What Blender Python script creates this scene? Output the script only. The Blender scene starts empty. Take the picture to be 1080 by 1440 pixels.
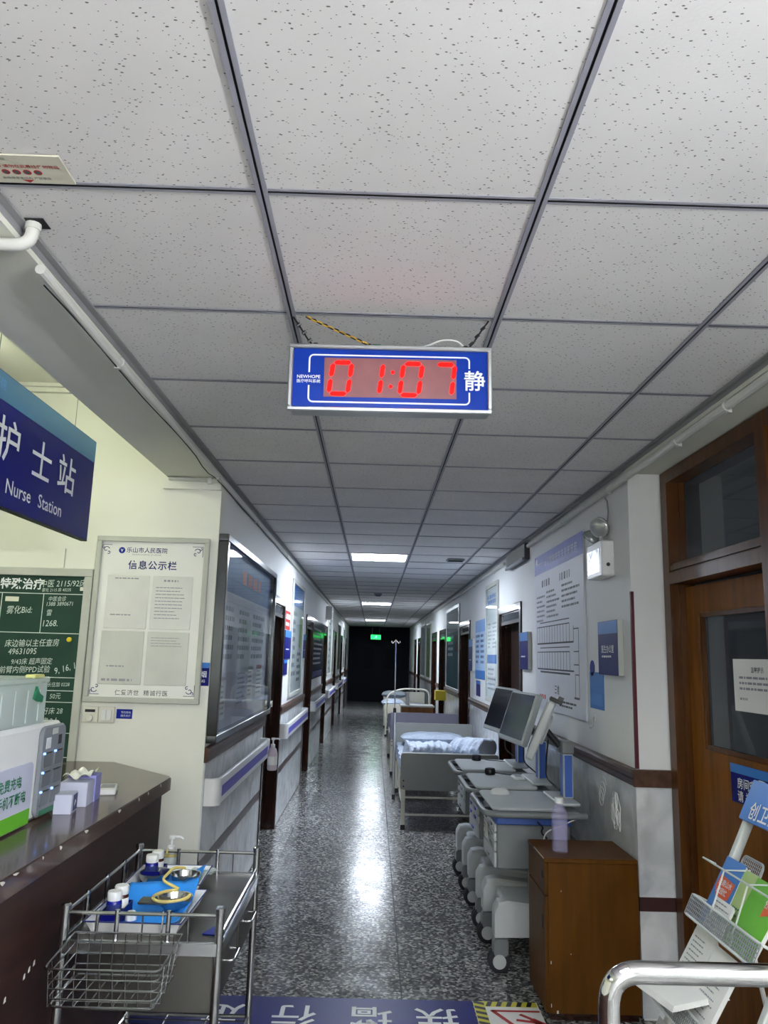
import bpy, math, random
from mathutils import Matrix, Vector
random.seed(7)
SC = bpy.context.scene
COL = SC.collection
PI = math.pi

# ------------------------------------------------------------------ camera
CAM_H = 1.56
F_PX, YAW, PITCH, ROLL = 1082.0, 0.0088, 0.1842, 0.0275
def make_camera():
    cy, sy, cp, sp = math.cos(YAW), math.sin(YAW), math.cos(PITCH), math.sin(PITCH)
    fwd = Vector((sy * cp, cy * cp, sp)); rt = Vector((cy, -sy, 0)); up = rt.cross(fwd)
    cr, sr = math.cos(ROLL), math.sin(ROLL)
    r2 = cr * rt + sr * up; u2 = -sr * rt + cr * up
    cam = bpy.data.cameras.new('camera')
    cam.sensor_fit = 'VERTICAL'; cam.sensor_height = 36.0
    cam.lens = F_PX / 1440.0 * 36.0
    cam.clip_start = 0.02; cam.clip_end = 100
    ob = bpy.data.objects.new('camera', cam)
    m = Matrix((r2, u2, -fwd)).transposed().to_4x4()
    m.translation = Vector((0, 0, CAM_H))
    ob.matrix_world = m
    COL.objects.link(ob)
    SC.camera = ob
make_camera()

# ------------------------------------------------------------------ world, exposure
w = bpy.data.worlds.new('night'); SC.world = w
w.use_nodes = True
w.node_tree.nodes['Background'].inputs[0].default_value = (0.55, 0.62, 0.75, 1)
w.node_tree.nodes['Background'].inputs[1].default_value = 0.02
SC.view_settings.view_transform = 'Standard'
SC.view_settings.look = 'None'
SC.view_settings.exposure = 2.0
SC.view_settings.gamma = 1.0
SC.view_settings.use_curve_mapping = False

# lamp strengths (emission of the lit fixtures, built further down)
E_PANEL = 18.0          # lit ceiling panels down the corridor
E_PANEL_NEAR = 8.0     # lit ceiling panel over the camera
E_NURSE = 16.5         # tube lamps of the nurse station
E_FILL_REAR = 32.0          # added, unseen fill tube on the wall behind the camera
E_FILL_SIDE = 195.0         # added, unseen fill tube on the right wall, brightens the near ceiling
C_PANEL = (0.80, 0.88, 1.0)
C_NURSE = (0.94, 1.0, 0.72)
C_FILL = (0.96, 0.98, 1.0)

# ------------------------------------------------------------------ materials
def lin(c):
    return tuple(((x / 255.0) / 12.92 if x / 255.0 <= 0.04045 else ((x / 255.0 + 0.055) / 1.055) ** 2.4) for x in c)
MATS = {}
def mat(name, rgb, rough=0.5, metal=0.0, var=0.06, vscale=6.0, bump=0.0, bscale=40.0, emit=None, estr=0.0,
        coat=0.0, alpha=1.0, trans=0.0, spec=0.5):
    """plain procedural material: base colour with a little noise variation, optional bump"""
    if name in MATS: return MATS[name]
    m = bpy.data.materials.new(name); m.use_nodes = True
    nt = m.node_tree; b = nt.nodes['Principled BSDF']
    c = lin(rgb)
    b.inputs['Roughness'].default_value = rough
    b.inputs['Metallic'].default_value = metal
    b.inputs['Coat Weight'].default_value = coat
    b.inputs['Coat Roughness'].default_value = 0.12
    b.inputs['Alpha'].default_value = alpha
    b.inputs['Transmission Weight'].default_value = trans
    b.inputs['Specular IOR Level'].default_value = spec
    tc = nt.nodes.new('ShaderNodeTexCoord')
    if var > 0:
        nz = nt.nodes.new('ShaderNodeTexNoise'); nz.inputs['Scale'].default_value = vscale
        nz.inputs['Detail'].default_value = 4
        nt.links.new(tc.outputs['Object'], nz.inputs['Vector'])
        rp = nt.nodes.new('ShaderNodeValToRGB')
        rp.color_ramp.elements[0].position = 0.3; rp.color_ramp.elements[1].position = 0.7
        rp.color_ramp.elements[0].color = tuple(x * (1 - var) for x in c) + (1,)
        rp.color_ramp.elements[1].color = tuple(min(1, x * (1 + var)) for x in c) + (1,)
        nt.links.new(nz.outputs['Fac'], rp.inputs['Fac'])
        nt.links.new(rp.outputs['Color'], b.inputs['Base Color'])
    else:
        b.inputs['Base Color'].default_value = c + (1,)
    if bump > 0:
        n2 = nt.nodes.new('ShaderNodeTexNoise'); n2.inputs['Scale'].default_value = bscale
        nt.links.new(tc.outputs['Object'], n2.inputs['Vector'])
        bp = nt.nodes.new('ShaderNodeBump'); bp.inputs['Strength'].default_value = bump
        bp.inputs['Distance'].default_value = 0.01 if name != 'linen' else 0.03
        nt.links.new(n2.outputs['Fac'], bp.inputs['Height'])
        nt.links.new(bp.outputs['Normal'], b.inputs['Normal'])
    if emit is not None:
        b.inputs['Emission Color'].default_value = tuple(emit) + (1,)
        b.inputs['Emission Strength'].default_value = estr
    MATS[name] = m
    return m

def ramp(nt, fac, stops, interp='LINEAR'):
    r = nt.nodes.new('ShaderNodeValToRGB'); cr = r.color_ramp; cr.interpolation = interp
    while len(cr.elements) < len(stops): cr.elements.new(0.5)
    for e, (p, c) in zip(cr.elements, stops):
        e.position = p; e.color = tuple(c) + (1,)
    nt.links.new(fac, r.inputs['Fac'])
    return r
def node(nt, t, **kw):
    n = nt.nodes.new(t)
    for k, v in kw.items(): setattr(n, k, v)
    return n

def mat_ceiling_tile():
    m = bpy.data.materials.new('mineral_fibre_tile'); m.use_nodes = True; MATS['tile'] = m
    nt = m.node_tree; b = nt.nodes['Principled BSDF']; b.inputs['Roughness'].default_value = 0.9
    tc = node(nt, 'ShaderNodeTexCoord'); oi = node(nt, 'ShaderNodeObjectInfo')
    add = node(nt, 'ShaderNodeVectorMath', operation='MULTIPLY_ADD')
    nt.links.new(oi.outputs['Random'], add.inputs[0]); add.inputs[1].default_value = (13.7, 7.3, 0)
    nt.links.new(tc.outputs['Object'], add.inputs[2])
    warp = node(nt, 'ShaderNodeTexNoise'); warp.inputs['Scale'].default_value = 9
    nt.links.new(add.outputs[0], warp.inputs['Vector'])
    w2 = node(nt, 'ShaderNodeVectorMath', operation='MULTIPLY_ADD')
    nt.links.new(warp.outputs['Color'], w2.inputs[0]); w2.inputs[1].default_value = (0.03, 0.03, 0)
    nt.links.new(add.outputs[0], w2.inputs[2])
    facs = []
    for sc, sx, th, keep in ((44, 1.8, 0.115, 0.70), (80, 1.5, 0.10, 0.80)):
        mp = node(nt, 'ShaderNodeMapping'); mp.inputs['Scale'].default_value = (1, sx, 1)
        mp.inputs['Rotation'].default_value = (0, 0, 0.5 if sc < 100 else -0.4)
        nt.links.new(w2.outputs[0], mp.inputs['Vector'])
        v = node(nt, 'ShaderNodeTexVoronoi', voronoi_dimensions='2D'); v.inputs['Scale'].default_value = sc
        nt.links.new(mp.outputs[0], v.inputs['Vector'])
        lt = node(nt, 'ShaderNodeMath', operation='LESS_THAN'); lt.inputs[1].default_value = th
        nt.links.new(v.outputs['Distance'], lt.inputs[0])
        sp = node(nt, 'ShaderNodeSeparateColor'); nt.links.new(v.outputs['Color'], sp.inputs[0])
        g = node(nt, 'ShaderNodeMath', operation='GREATER_THAN'); g.inputs[1].default_value = keep
        nt.links.new(sp.outputs[0], g.inputs[0])
        mu = node(nt, 'ShaderNodeMath', operation='MULTIPLY')
        nt.links.new(lt.outputs[0], mu.inputs[0]); nt.links.new(g.outputs[0], mu.inputs[1])
        facs.append(mu)
    mx = node(nt, 'ShaderNodeMath', operation='MAXIMUM')
    nt.links.new(facs[0].outputs[0], mx.inputs[0]); nt.links.new(facs[1].outputs[0], mx.inputs[1])
    nz = node(nt, 'ShaderNodeTexNoise'); nz.inputs['Scale'].default_value = 3
    nt.links.new(add.outputs[0], nz.inputs['Vector'])
    base = ramp(nt, nz.outputs['Fac'], [(0.3, lin((229, 227, 227))), (0.7, lin((236, 234, 234)))])
    mix = node(nt, 'ShaderNodeMix', data_type='RGBA')
    nt.links.new(mx.outputs[0], mix.inputs[0]); nt.links.new(base.outputs[0], mix.inputs[6])
    mix.inputs[7].default_value = lin((116, 114, 112)) + (1,)
    nt.links.new(mix.outputs[2], b.inputs['Base Color'])
    bp = node(nt, 'ShaderNodeBump'); bp.inputs['Strength'].default_value = 0.15; bp.inputs['Distance'].default_value = 0.004
    n3 = node(nt, 'ShaderNodeTexNoise'); n3.inputs['Scale'].default_value = 160
    nt.links.new(add.outputs[0], n3.inputs['Vector']); nt.links.new(n3.outputs['Fac'], bp.inputs['Height'])
    nt.links.new(bp.outputs[0], b.inputs['Normal'])
    return m

def mat_terrazzo():
    m = bpy.data.materials.new('terrazzo'); m.use_nodes = True; MATS['terrazzo'] = m
    nt = m.node_tree; b = nt.nodes['Principled BSDF']
    tc = node(nt, 'ShaderNodeTexCoord'); geo = node(nt, 'ShaderNodeNewGeometry')
    v = node(nt, 'ShaderNodeTexVoronoi', voronoi_dimensions='2D'); v.inputs['Scale'].default_value = 78
    nt.links.new(geo.outputs['Position'], v.inputs['Vector'])
    sp = node(nt, 'ShaderNodeSeparateColor'); nt.links.new(v.outputs['Color'], sp.inputs[0])
    chips = ramp(nt, sp.outputs[0], [(0.0, lin((70, 71, 72))), (0.34, lin((108, 109, 110))), (0.6, lin((150, 150, 147))),
                                     (0.84, lin((190, 189, 184)))], 'CONSTANT')
    n = node(nt, 'ShaderNodeTexNoise'); n.inputs['Scale'].default_value = 1.3; n.inputs['Detail'].default_value = 5
    nt.links.new(geo.outputs['Position'], n.inputs['Vector'])
    mul = node(nt, 'ShaderNodeMix', data_type='RGBA', blend_type='MULTIPLY'); mul.inputs[0].default_value = 1.0
    tone = ramp(nt, n.outputs['Fac'], [(0.3, (0.72, 0.72, 0.72)), (0.7, (1, 1, 1))])
    nt.links.new(chips.outputs[0], mul.inputs[6]); nt.links.new(tone.outputs[0], mul.inputs[7])
    nt.links.new(mul.outputs[2], b.inputs['Base Color'])
    n2 = node(nt, 'ShaderNodeTexNoise'); n2.inputs['Scale'].default_value = 6; n2.inputs['Detail'].default_value = 6
    nt.links.new(geo.outputs['Position'], n2.inputs['Vector'])
    rr = ramp(nt, n2.outputs['Fac'], [(0.3, (0.13,) * 3), (0.7, (0.26,) * 3)])
    nt.links.new(rr.outputs[0], b.inputs['Roughness'])
    n3 = node(nt, 'ShaderNodeTexNoise'); n3.inputs['Scale'].default_value = 22
    nt.links.new(geo.outputs['Position'], n3.inputs['Vector'])
    bp = node(nt, 'ShaderNodeBump'); bp.inputs['Strength'].default_value = 0.12; bp.inputs['Distance'].default_value = 0.004
    nt.links.new(n3.outputs['Fac'], bp.inputs['Height']); nt.links.new(bp.outputs[0], b.inputs['Normal'])
    return m

def mat_marble(name, a, bcol, rough=0.18):
    m = bpy.data.materials.new(name); m.use_nodes = True; MATS[name] = m
    nt = m.node_tree; b = nt.nodes['Principled BSDF']; b.inputs['Roughness'].default_value = rough
    tc = node(nt, 'ShaderNodeTexCoord'); oi = node(nt, 'ShaderNodeObjectInfo')
    add = node(nt, 'ShaderNodeVectorMath', operation='MULTIPLY_ADD')
    nt.links.new(oi.outputs['Random'], add.inputs[0]); add.inputs[1].default_value = (31, 17, 23)
    nt.links.new(tc.outputs['Object'], add.inputs[2])
    n = node(nt, 'ShaderNodeTexNoise'); n.inputs['Scale'].default_value = 5; n.inputs['Detail'].default_value = 7
    n.inputs['Distortion'].default_value = 1.2
    nt.links.new(add.outputs[0], n.inputs['Vector'])
    r = ramp(nt, n.outputs['Fac'], [(0.35, lin(a)), (0.65, lin(bcol))])
    nt.links.new(r.outputs[0], b.inputs['Base Color'])
    return m

def mat_wood(name, a, bcol, rough=0.3, scale=6.0, axis=2, coat=0.0, spec=0.3):
    m = bpy.data.materials.new(name); m.use_nodes = True; MATS[name] = m
    nt = m.node_tree; b = nt.nodes['Principled BSDF']; b.inputs['Roughness'].default_value = rough
    b.inputs['Coat Weight'].default_value = coat; b.inputs['Coat Roughness'].default_value = 0.08
    b.inputs['Specular IOR Level'].default_value = spec
    tc = node(nt, 'ShaderNodeTexCoord')
    mp = node(nt, 'ShaderNodeMapping')
    s = [scale * 4] * 3; s[axis] = scale * 0.35
    mp.inputs['Scale'].default_value = s
    nt.links.new(tc.outputs['Object'], mp.inputs['Vector'])
    n = node(nt, 'ShaderNodeTexNoise'); n.inputs['Scale'].default_value = 1.0; n.inputs['Detail'].default_value = 6
    n.inputs['Distortion'].default_value = 0.4
    nt.links.new(mp.outputs[0], n.inputs['Vector'])
    r = ramp(nt, n.outputs['Fac'], [(0.3, lin(a)), (0.7, lin(bcol))])
    nt.links.new(r.outputs[0], b.inputs['Base Color'])
    return m

def mat_glass(name, tint, gloss=0.12, rough=0.03, ior=1.25, painted_haze=0.0):
    """thin window pane: fresnel reflection over a clear, slightly tinted pane"""
    m = bpy.data.materials.new(name); m.use_nodes = True; MATS[name] = m
    nt = m.node_tree; nt.nodes.remove(nt.nodes['Principled BSDF'])
    out = nt.nodes['Material Output']
    tr = node(nt, 'ShaderNodeBsdfTransparent'); tr.inputs[0].default_value = lin(tint) + (1,)
    gl = node(nt, 'ShaderNodeBsdfGlossy'); gl.inputs['Roughness'].default_value = rough
    fr = node(nt, 'ShaderNodeFresnel'); fr.inputs[0].default_value = ior
    ad = node(nt, 'ShaderNodeMath', operation='ADD'); ad.inputs[1].default_value = gloss; ad.use_clamp = True
    nt.links.new(fr.outputs[0], ad.inputs[0])
    ge = node(nt, 'ShaderNodeNewGeometry'); inv = node(nt, 'ShaderNodeMath', operation='SUBTRACT'); inv.inputs[0].default_value = 1.0
    nt.links.new(ge.outputs['Backfacing'], inv.inputs[1])
    fm = node(nt, 'ShaderNodeMath', operation='MULTIPLY')       # the inner face of the pane only lets light through
    nt.links.new(ad.outputs[0], fm.inputs[0]); nt.links.new(inv.outputs[0], fm.inputs[1])
    nz = node(nt, 'ShaderNodeTexNoise'); nz.inputs['Scale'].default_value = 4
    bp = node(nt, 'ShaderNodeBump'); bp.inputs['Strength'].default_value = 0.02
    nt.links.new(nz.outputs['Fac'], bp.inputs['Height']); nt.links.new(bp.outputs[0], gl.inputs['Normal'])
    mx = node(nt, 'ShaderNodeMixShader')
    nt.links.new(fm.outputs[0], mx.inputs[0]); nt.links.new(tr.outputs[0], mx.inputs[1]); nt.links.new(gl.outputs[0], mx.inputs[2])
    if painted_haze > 0:
        df = node(nt, 'ShaderNodeBsdfDiffuse'); df.inputs[0].default_value = (0.40, 0.46, 0.53, 1)  # blue-grey diffuse layer paints in the pale reflected look of dark panes
        m2 = node(nt, 'ShaderNodeMixShader'); m2.inputs[0].default_value = painted_haze
        nt.links.new(mx.outputs[0], m2.inputs[1]); nt.links.new(df.outputs[0], m2.inputs[2])
        nt.links.new(m2.outputs[0], out.inputs[0])
    else: nt.links.new(mx.outputs[0], out.inputs[0])
    return m

mat_ceiling_tile(); mat_terrazzo()
mat_marble('marble', (196, 200, 202), (226, 228, 229))
mat_wood('door_wood', (34, 16, 9), (54, 26, 15), 0.22, axis=1, coat=0.4)
mat_wood('leaf_wood', (24, 11, 7), (36, 17, 10), 0.5, axis=1, spec=0.2)
mat_wood('near_door_wood', (104, 62, 18), (132, 80, 26), 0.38, axis=1, spec=0.15)
mat_wood('near_frame_wood', (68, 38, 16), (96, 58, 24), 0.3, axis=1, coat=0.1, spec=0.25)
mat_wood('trim_wood', (62, 42, 34), (92, 66, 52), 0.35, axis=1)
mat_wood('counter_wood', (58, 36, 24), (84, 56, 38), 0.22, axis=1, coat=0.3)
mat_wood('counter_face', (38, 20, 16), (56, 32, 25), 0.5, axis=1)
mat_wood('cabinet_wood', (80, 48, 8), (96, 58, 9), 0.45, spec=0.15)
mat_wood('table_wood', (120, 72, 34), (146, 92, 46), 0.4)
mat_glass('pane', (242, 245, 246), 0.0, 0.03, 1.13)
mat_glass('dark_pane', (120, 130, 142), 0.02, 0.03, 1.4, 0.16)
mat('wall_paint', (234, 235, 234), 0.6, var=0.02, vscale=1.5, bump=0.03, bscale=60)
mat('nurse_paint', (232, 232, 222), 0.6, var=0.02, vscale=1.5, bump=0.03, bscale=60)
mat('beam_paint', (228, 229, 216), 0.7, var=0.03, vscale=1.0)
mat('grid_metal', (158, 158, 170), 0.4, var=0.03)
mat('slot_dark', (22, 22, 28), 0.7, var=0)
mat('trim_grey', (150, 150, 152), 0.5, var=0.05)
mat('pvc_white', (214, 214, 208), 0.4, var=0.03)
mat('white_plastic', (228, 229, 228), 0.35, var=0.02)
mat('warm_white', (222, 220, 210), 0.4, var=0.02)
mat('grey_plastic', (132, 136, 142), 0.4, var=0.03)
mat('cart_white', (192, 196, 196), 0.35, var=0.02)
mat('cart_grey', (120, 124, 126), 0.4, var=0.03)
mat('cart_blue', (52, 92, 176), 0.4, var=0.04)
mat('black_plastic', (22, 22, 25), 0.4, var=0)
mat('rubber', (30, 33, 40), 0.7, var=0.05)
mat('paper', (238, 238, 234), 0.8, var=0.02, vscale=3)
mat('paper_grey', (208, 210, 206), 0.7, var=0.03, vscale=3)
mat('ink', (84, 86, 92), 0.8, var=0)
mat('ink_soft', (150, 152, 160), 0.8, var=0)
mat('navy_ink', (30, 44, 112), 0.7, var=0)
mat('red_ink', (178, 44, 44), 0.7, var=0)
mat('sign_blue', (12, 36, 146), 0.4, var=0.03, spec=0.2)
mat('sign_navy', (6, 13, 108), 0.4, var=0.03, spec=0.2)
mat('sign_teal', (38, 112, 160), 0.3, var=0.04)
mat('sky_blue', (48, 124, 206), 0.35, var=0.05)
mat('poster_blue', (74, 140, 214), 0.4, var=0.1, vscale=4)
mat('violet', (92, 84, 190), 0.35, var=0.04)
mat('white_print', (236, 238, 240), 0.6, var=0)
mat('stainless', (186, 188, 190), 0.22, 1.0, var=0.06, vscale=3)
mat('steel_sheet', (104, 102, 98), 0.4, 1.0, var=0.08, vscale=4)
mat('chrome', (214, 214, 214), 0.07, 1.0, var=0)
mat('aluminium', (196, 198, 198), 0.35, 1.0, var=0.03)
mat('alu_paint', (188, 190, 182), 0.4, var=0.03)
mat('chalk_green', (16, 58, 44), 0.7, var=0.12, vscale=5)
mat('chalk', (206, 216, 208), 0.9, var=0)
mat('bed_grey', (140, 142, 138), 0.45, var=0.03)
mat('bed_lilac', (150, 148, 166), 0.45, var=0.03)
mat('bed_tube', (210, 206, 190), 0.4, var=0.03)
mat('linen', (178, 188, 204), 0.9, var=0.05, vscale=8, bump=0.9, bscale=16)
mat('linen_grey', (120, 128, 132), 0.9, var=0.1, vscale=14)
mat('maroon', (92, 22, 36), 0.5, var=0.05)
mat('dark_band', (64, 40, 40), 0.3, var=0.05)
mat('led_red', (70, 4, 4), 0.6, var=0, emit=(1.0, 0.004, 0.003), estr=1.0, spec=0.1)
mat('led_window', (138, 92, 94), 0.25, var=0.06, vscale=14, spec=0.3)
mat('led_blue', (80, 130, 255), 0.5, var=0, emit=(0.2, 0.4, 1.0), estr=1.0)
mat('exit_green', (30, 200, 90), 0.5, var=0, emit=(0.01, 0.9, 0.10), estr=0.9)
mat('panel_lit', (240, 244, 250), 0.5, var=0, emit=C_PANEL, estr=E_PANEL)
mat('panel_lit_near', (240, 244, 250), 0.5, var=0, emit=C_PANEL, estr=E_PANEL_NEAR)
mat('tube_nurse', (245, 250, 235), 0.5, var=0, emit=C_NURSE, estr=E_NURSE)
mat('fill_tube_side', (245, 248, 250), 0.5, var=0, emit=C_FILL, estr=E_FILL_SIDE)
mat('fill_tube_rear', (245, 248, 250), 0.5, var=0, emit=C_FILL, estr=E_FILL_REAR)
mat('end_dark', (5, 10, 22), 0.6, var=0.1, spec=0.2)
mat('screen', (20, 26, 34), 0.12, var=0.05)
mat('yellow', (224, 200, 40), 0.5, var=0.03)
mat('hazard_yellow', (214, 206, 52), 0.5, var=0.03)
mat('rubber_tube', (206, 186, 110), 0.45, var=0.05)
mat('cloth_blue', (34, 142, 238), 0.6, var=0.08, vscale=10, bump=0.15, bscale=18)
mat('bottle_blue', (24, 30, 140), 0.25, var=0.05)
mat('amber', (72, 34, 26), 0.2, var=0.05)
mat('leaf_green', (104, 186, 42), 0.5, var=0.1, vscale=8)
mat('pale_green', (180, 206, 132), 0.5, var=0.06, vscale=8)
mat('deep_green', (24, 122, 82), 0.5, var=0.05)
mat('orange', (226, 92, 36), 0.5, var=0.05)
mat('lilac_box', (204, 207, 228), 0.5, var=0.03)
mat('sticker_cream', (216, 214, 196), 0.6, var=0.03)
mat('clear_plastic', (220, 232, 228), 0.2, var=0.02, alpha=0.45)
mat('lilac_plastic', (196, 192, 232), 0.10, var=0.05, alpha=0.32)
mat('clear_lamp', (186, 190, 190), 0.12, 0.6, var=0.03)
mat('mesh_metal', (176, 180, 180), 0.4, 0.4, var=0.05)
mat('rack_paint', (206, 210, 206), 0.4, var=0.03)
def M(n): return MATS[n]

# ------------------------------------------------------------------ mesh builder
class MB:
    def __init__(s): s.v = []; s.f = []; s.mi = []
    def add(s, vs, fs, mi=0, xf=None):
        o = len(s.v)
        s.v += [tuple(xf @ Vector(p)) if xf is not None else tuple(p) for p in vs]
        s.f += [tuple(i + o for i in f) for f in fs]; s.mi += [mi] * len(fs)
        return s
    def box(s, x0, x1, y0, y1, z0, z1, mi=0, xf=None):
        vs = [(x, y, z) for z in (z0, z1) for y in (y0, y1) for x in (x0, x1)]
        fs = [(0, 2, 3, 1), (4, 5, 7, 6), (0, 1, 5, 4), (2, 6, 7, 3), (0, 4, 6, 2), (1, 3, 7, 5)]
        return s.add(vs, fs, mi, xf)
    def prism(s, poly, z0, z1, mi=0, xf=None):
        n = len(poly)
        vs = [(x, y, z0) for x, y in poly] + [(x, y, z1) for x, y in poly]
        fs = [tuple(range(n - 1, -1, -1)), tuple(range(n, 2 * n))] + [(i, (i + 1) % n, n + (i + 1) % n, n + i) for i in range(n)]
        return s.add(vs, fs, mi, xf)
    def rbox(s, x0, x1, y0, y1, z0, z1, r=0.01, bev=0.003, axis='z', mi=0, seg=4, xf=None):
        """box with corner radius r about one axis and a small bevel on the caps"""
        if axis == 'z': a0, a1, b0, b1, c0, c1 = x0, x1, y0, y1, z0, z1; cv = lambda a, b, c: (a, b, c)
        elif axis == 'x': a0, a1, b0, b1, c0, c1 = y0, y1, z0, z1, x0, x1; cv = lambda a, b, c: (c, a, b)
        else: a0, a1, b0, b1, c0, c1 = z0, z1, x0, x1, y0, y1; cv = lambda a, b, c: (b, c, a)
        def loop(ins, c):
            rr = max(r - ins, 1e-4); pts = []
            for (ca, cb, st) in ((a1 - r, b1 - r, 0), (a0 + r, b1 - r, 1), (a0 + r, b0 + r, 2), (a1 - r, b0 + r, 3)):
                for k in range(seg + 1):
                    t = (st + k / seg) * PI / 2
                    pts.append(cv(ca + rr * math.cos(t), cb + rr * math.sin(t), c))
            return pts
        n = 4 * (seg + 1)
        bev = min(bev, r * 0.9, (c1 - c0) * 0.45)
        vs = loop(bev, c0) + loop(0, c0 + bev) + loop(0, c1 - bev) + loop(bev, c1)
        fs = [tuple(range(n - 1, -1, -1)), tuple(range(3 * n, 4 * n))]
        for L in range(3):
            fs += [(L * n + i, L * n + (i + 1) % n, (L + 1) * n + (i + 1) % n, (L + 1) * n + i) for i in range(n)]
        return s.add(vs, fs, mi, xf)
    def tube(s, pts, r, n=8, mi=0, closed=False, xf=None, radii=None):
        P = [Vector(p) for p in pts]; k = len(P)
        T = []
        for i in range(k):
            if closed: d = P[(i + 1) % k] - P[i - 1]
            else: d = P[min(i + 1, k - 1)] - P[max(i - 1, 0)]
            T.append(d.normalized())
        a = Vector((0, 0, 1)) if abs(T[0].z) < 0.9 else Vector((1, 0, 0))
        N = (a - T[0] * a.dot(T[0])).normalized()
        vs = []
        for i in range(k):
            N = (N - T[i] * N.dot(T[i])).normalized(); B = T[i].cross(N)
            rr = radii[i] if radii else r
            vs += [P[i] + rr * (math.cos(2 * PI * j / n) * N + math.sin(2 * PI * j / n) * B) for j in range(n)]
        fs = []
        for i in range(k if closed else k - 1):
            o, q = i * n, ((i + 1) % k) * n
            fs += [(o + j, o + (j + 1) % n, q + (j + 1) % n, q + j) for j in range(n)]
        if not closed: fs += [tuple(range(n - 1, -1, -1)), tuple(range((k - 1) * n, k * n))]
        return s.add(vs, fs, mi, xf)
    def lathe(s, prof, n=20, o=(0, 0, 0), mi=0, xf=None, sx=1.0, sy=1.0):
        vs = []; fs = []
        for r, z in prof:
            vs += [(o[0] + sx * r * math.cos(2 * PI * j / n), o[1] + sy * r * math.sin(2 * PI * j / n), o[2] + z) for j in range(n)]
        k = len(prof)
        for i in range(k - 1):
            fs += [(i * n + j, i * n + (j + 1) % n, (i + 1) * n + (j + 1) % n, (i + 1) * n + j) for j in range(n)]
        fs += [tuple(range(n - 1, -1, -1)), tuple(range((k - 1) * n, k * n))]
        return s.add(vs, fs, mi, xf)
    def surf(s, fn, nu, nv, mi=0, xf=None, closed_u=False):
        vs = [fn(i / nu, j / nv) for j in range(nv + 1) for i in range(nu + 1)]
        fs = [(j * (nu + 1) + i, j * (nu + 1) + i + 1, (j + 1) * (nu + 1) + i + 1, (j + 1) * (nu + 1) + i) for j in range(nv) for i in range(nu)]
        return s.add(vs, fs, mi, xf)
    def mesh(s, name, mats, smooth=True, ang=0.6):
        me = bpy.data.meshes.new(name); me.from_pydata(s.v, [], s.f)
        for m in (mats if isinstance(mats, (list, tuple)) else [mats]): me.materials.append(M(m) if isinstance(m, str) else m)
        me.polygons.foreach_set('material_index', s.mi)
        if smooth:
            me.polygons.foreach_set('use_smooth', [True] * len(s.f)); me.set_sharp_from_angle(angle=ang)
        me.update(); me.validate()
        return me
    def build(s, name, mats, parent=None, smooth=True, ang=0.6):
        return link(name, s.mesh(name, mats, smooth, ang), parent)

def link(name, data, parent=None):
    o = bpy.data.objects.new(name, data); COL.objects.link(o)
    if parent is not None: o.parent = parent
    return o
def tag(o, label, cat, group=None):
    o['label'] = label; o['category'] = cat
    if group: o['group'] = group
    return o
def thing(name, label, cat, loc=(0, 0, 0), rot=None, group=None):
    o = bpy.data.objects.new(name, None); COL.objects.link(o)
    o.empty_display_size = 0.05
    if rot is None: o.location = loc
    else:
        m = rot.to_4x4(); m.translation = Vector(loc); o.matrix_world = m
    return tag(o, label, cat, group)
def struct(o):
    o['kind'] = 'structure'; return o
def sthing(name, loc=(0, 0, 0), rot=None):
    o = bpy.data.objects.new(name, None); COL.objects.link(o); o.empty_display_size = 0.05
    if rot is None: o.location = loc
    else:
        m = rot.to_4x4(); m.translation = Vector(loc); o.matrix_world = m
    return struct(o)
def cols(a, b, c): return Matrix((a, b, c)).transposed()
FACE_PX = cols((0, 1, 0), (0, 0, 1), (1, 0, 0))       # on the left wall, facing +X
FACE_NX = cols((0, -1, 0), (0, 0, 1), (-1, 0, 0))     # on the right wall, facing -X
FACE_NY = cols((1, 0, 0), (0, 0, 1), (0, -1, 0))      # facing the viewer

def fillet(pts, r, n=5):
    out = [Vector(pts[0])]
    for i in range(1, len(pts) - 1):
        p, a, b = Vector(pts[i]), Vector(pts[i - 1]), Vector(pts[i + 1])
        u, v = (a - p).normalized(), (b - p).normalized()
        d = min(r, (a - p).length * 0.49, (b - p).length * 0.49)
        p0, p1 = p + u * d, p + v * d
        for k in range(n + 1):
            t = k / n
            out.append((1 - t) ** 2 * p0 + 2 * t * (1 - t) * p + t * t * p1)
    out.append(Vector(pts[-1]))
    return out
def arc(c, r, a0, a1, n=10, plane='xy', z=0.0):
    out = []
    for k in range(n + 1):
        t = a0 + (a1 - a0) * k / n
        a, b = r * math.cos(t), r * math.sin(t)
        if plane == 'xy': out.append((c[0] + a, c[1] + b, z))
        elif plane == 'xz': out.append((c[0] + a, z, c[1] + b))
        else: out.append((z, c[0] + a, c[1] + b))
    return out

def text(body, size, material, parent, x, y, z, bold=0.0, sx=1.0, shear=0.0, rot=0.0, spacing=1.0, align='CENTER', name='lettering'):
    """flat printed lettering, centred on (x, y) in the parent's plane"""
    c = bpy.data.curves.new(name, 'FONT'); c.body = body; c.size = size; c.resolution_u = 2
    c.offset = bold * size; c.shear = shear; c.space_character = spacing
    o = bpy.data.objects.new(name, c)
    me = bpy.data.meshes.new_from_object(o)
    bpy.data.objects.remove(o); bpy.data.curves.remove(c)
    if not len(me.vertices): return None
    xs = [v.co.x for v in me.vertices]; ys = [v.co.y for v in me.vertices]
    ax = (min(xs) + max(xs)) / 2 if align == 'CENTER' else min(xs)
    ay = (min(ys) + max(ys)) / 2
    me.transform(Matrix.Translation((x, y, z)) @ Matrix.Rotation(rot, 4, 'Z') @ Matrix.Diagonal((sx, 1, 1, 1)) @ Matrix.Translation((-ax, -ay, 0)))
    me.materials.clear(); me.materials.append(M(material)); me.name = name
    return link(name, me, parent)
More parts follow.
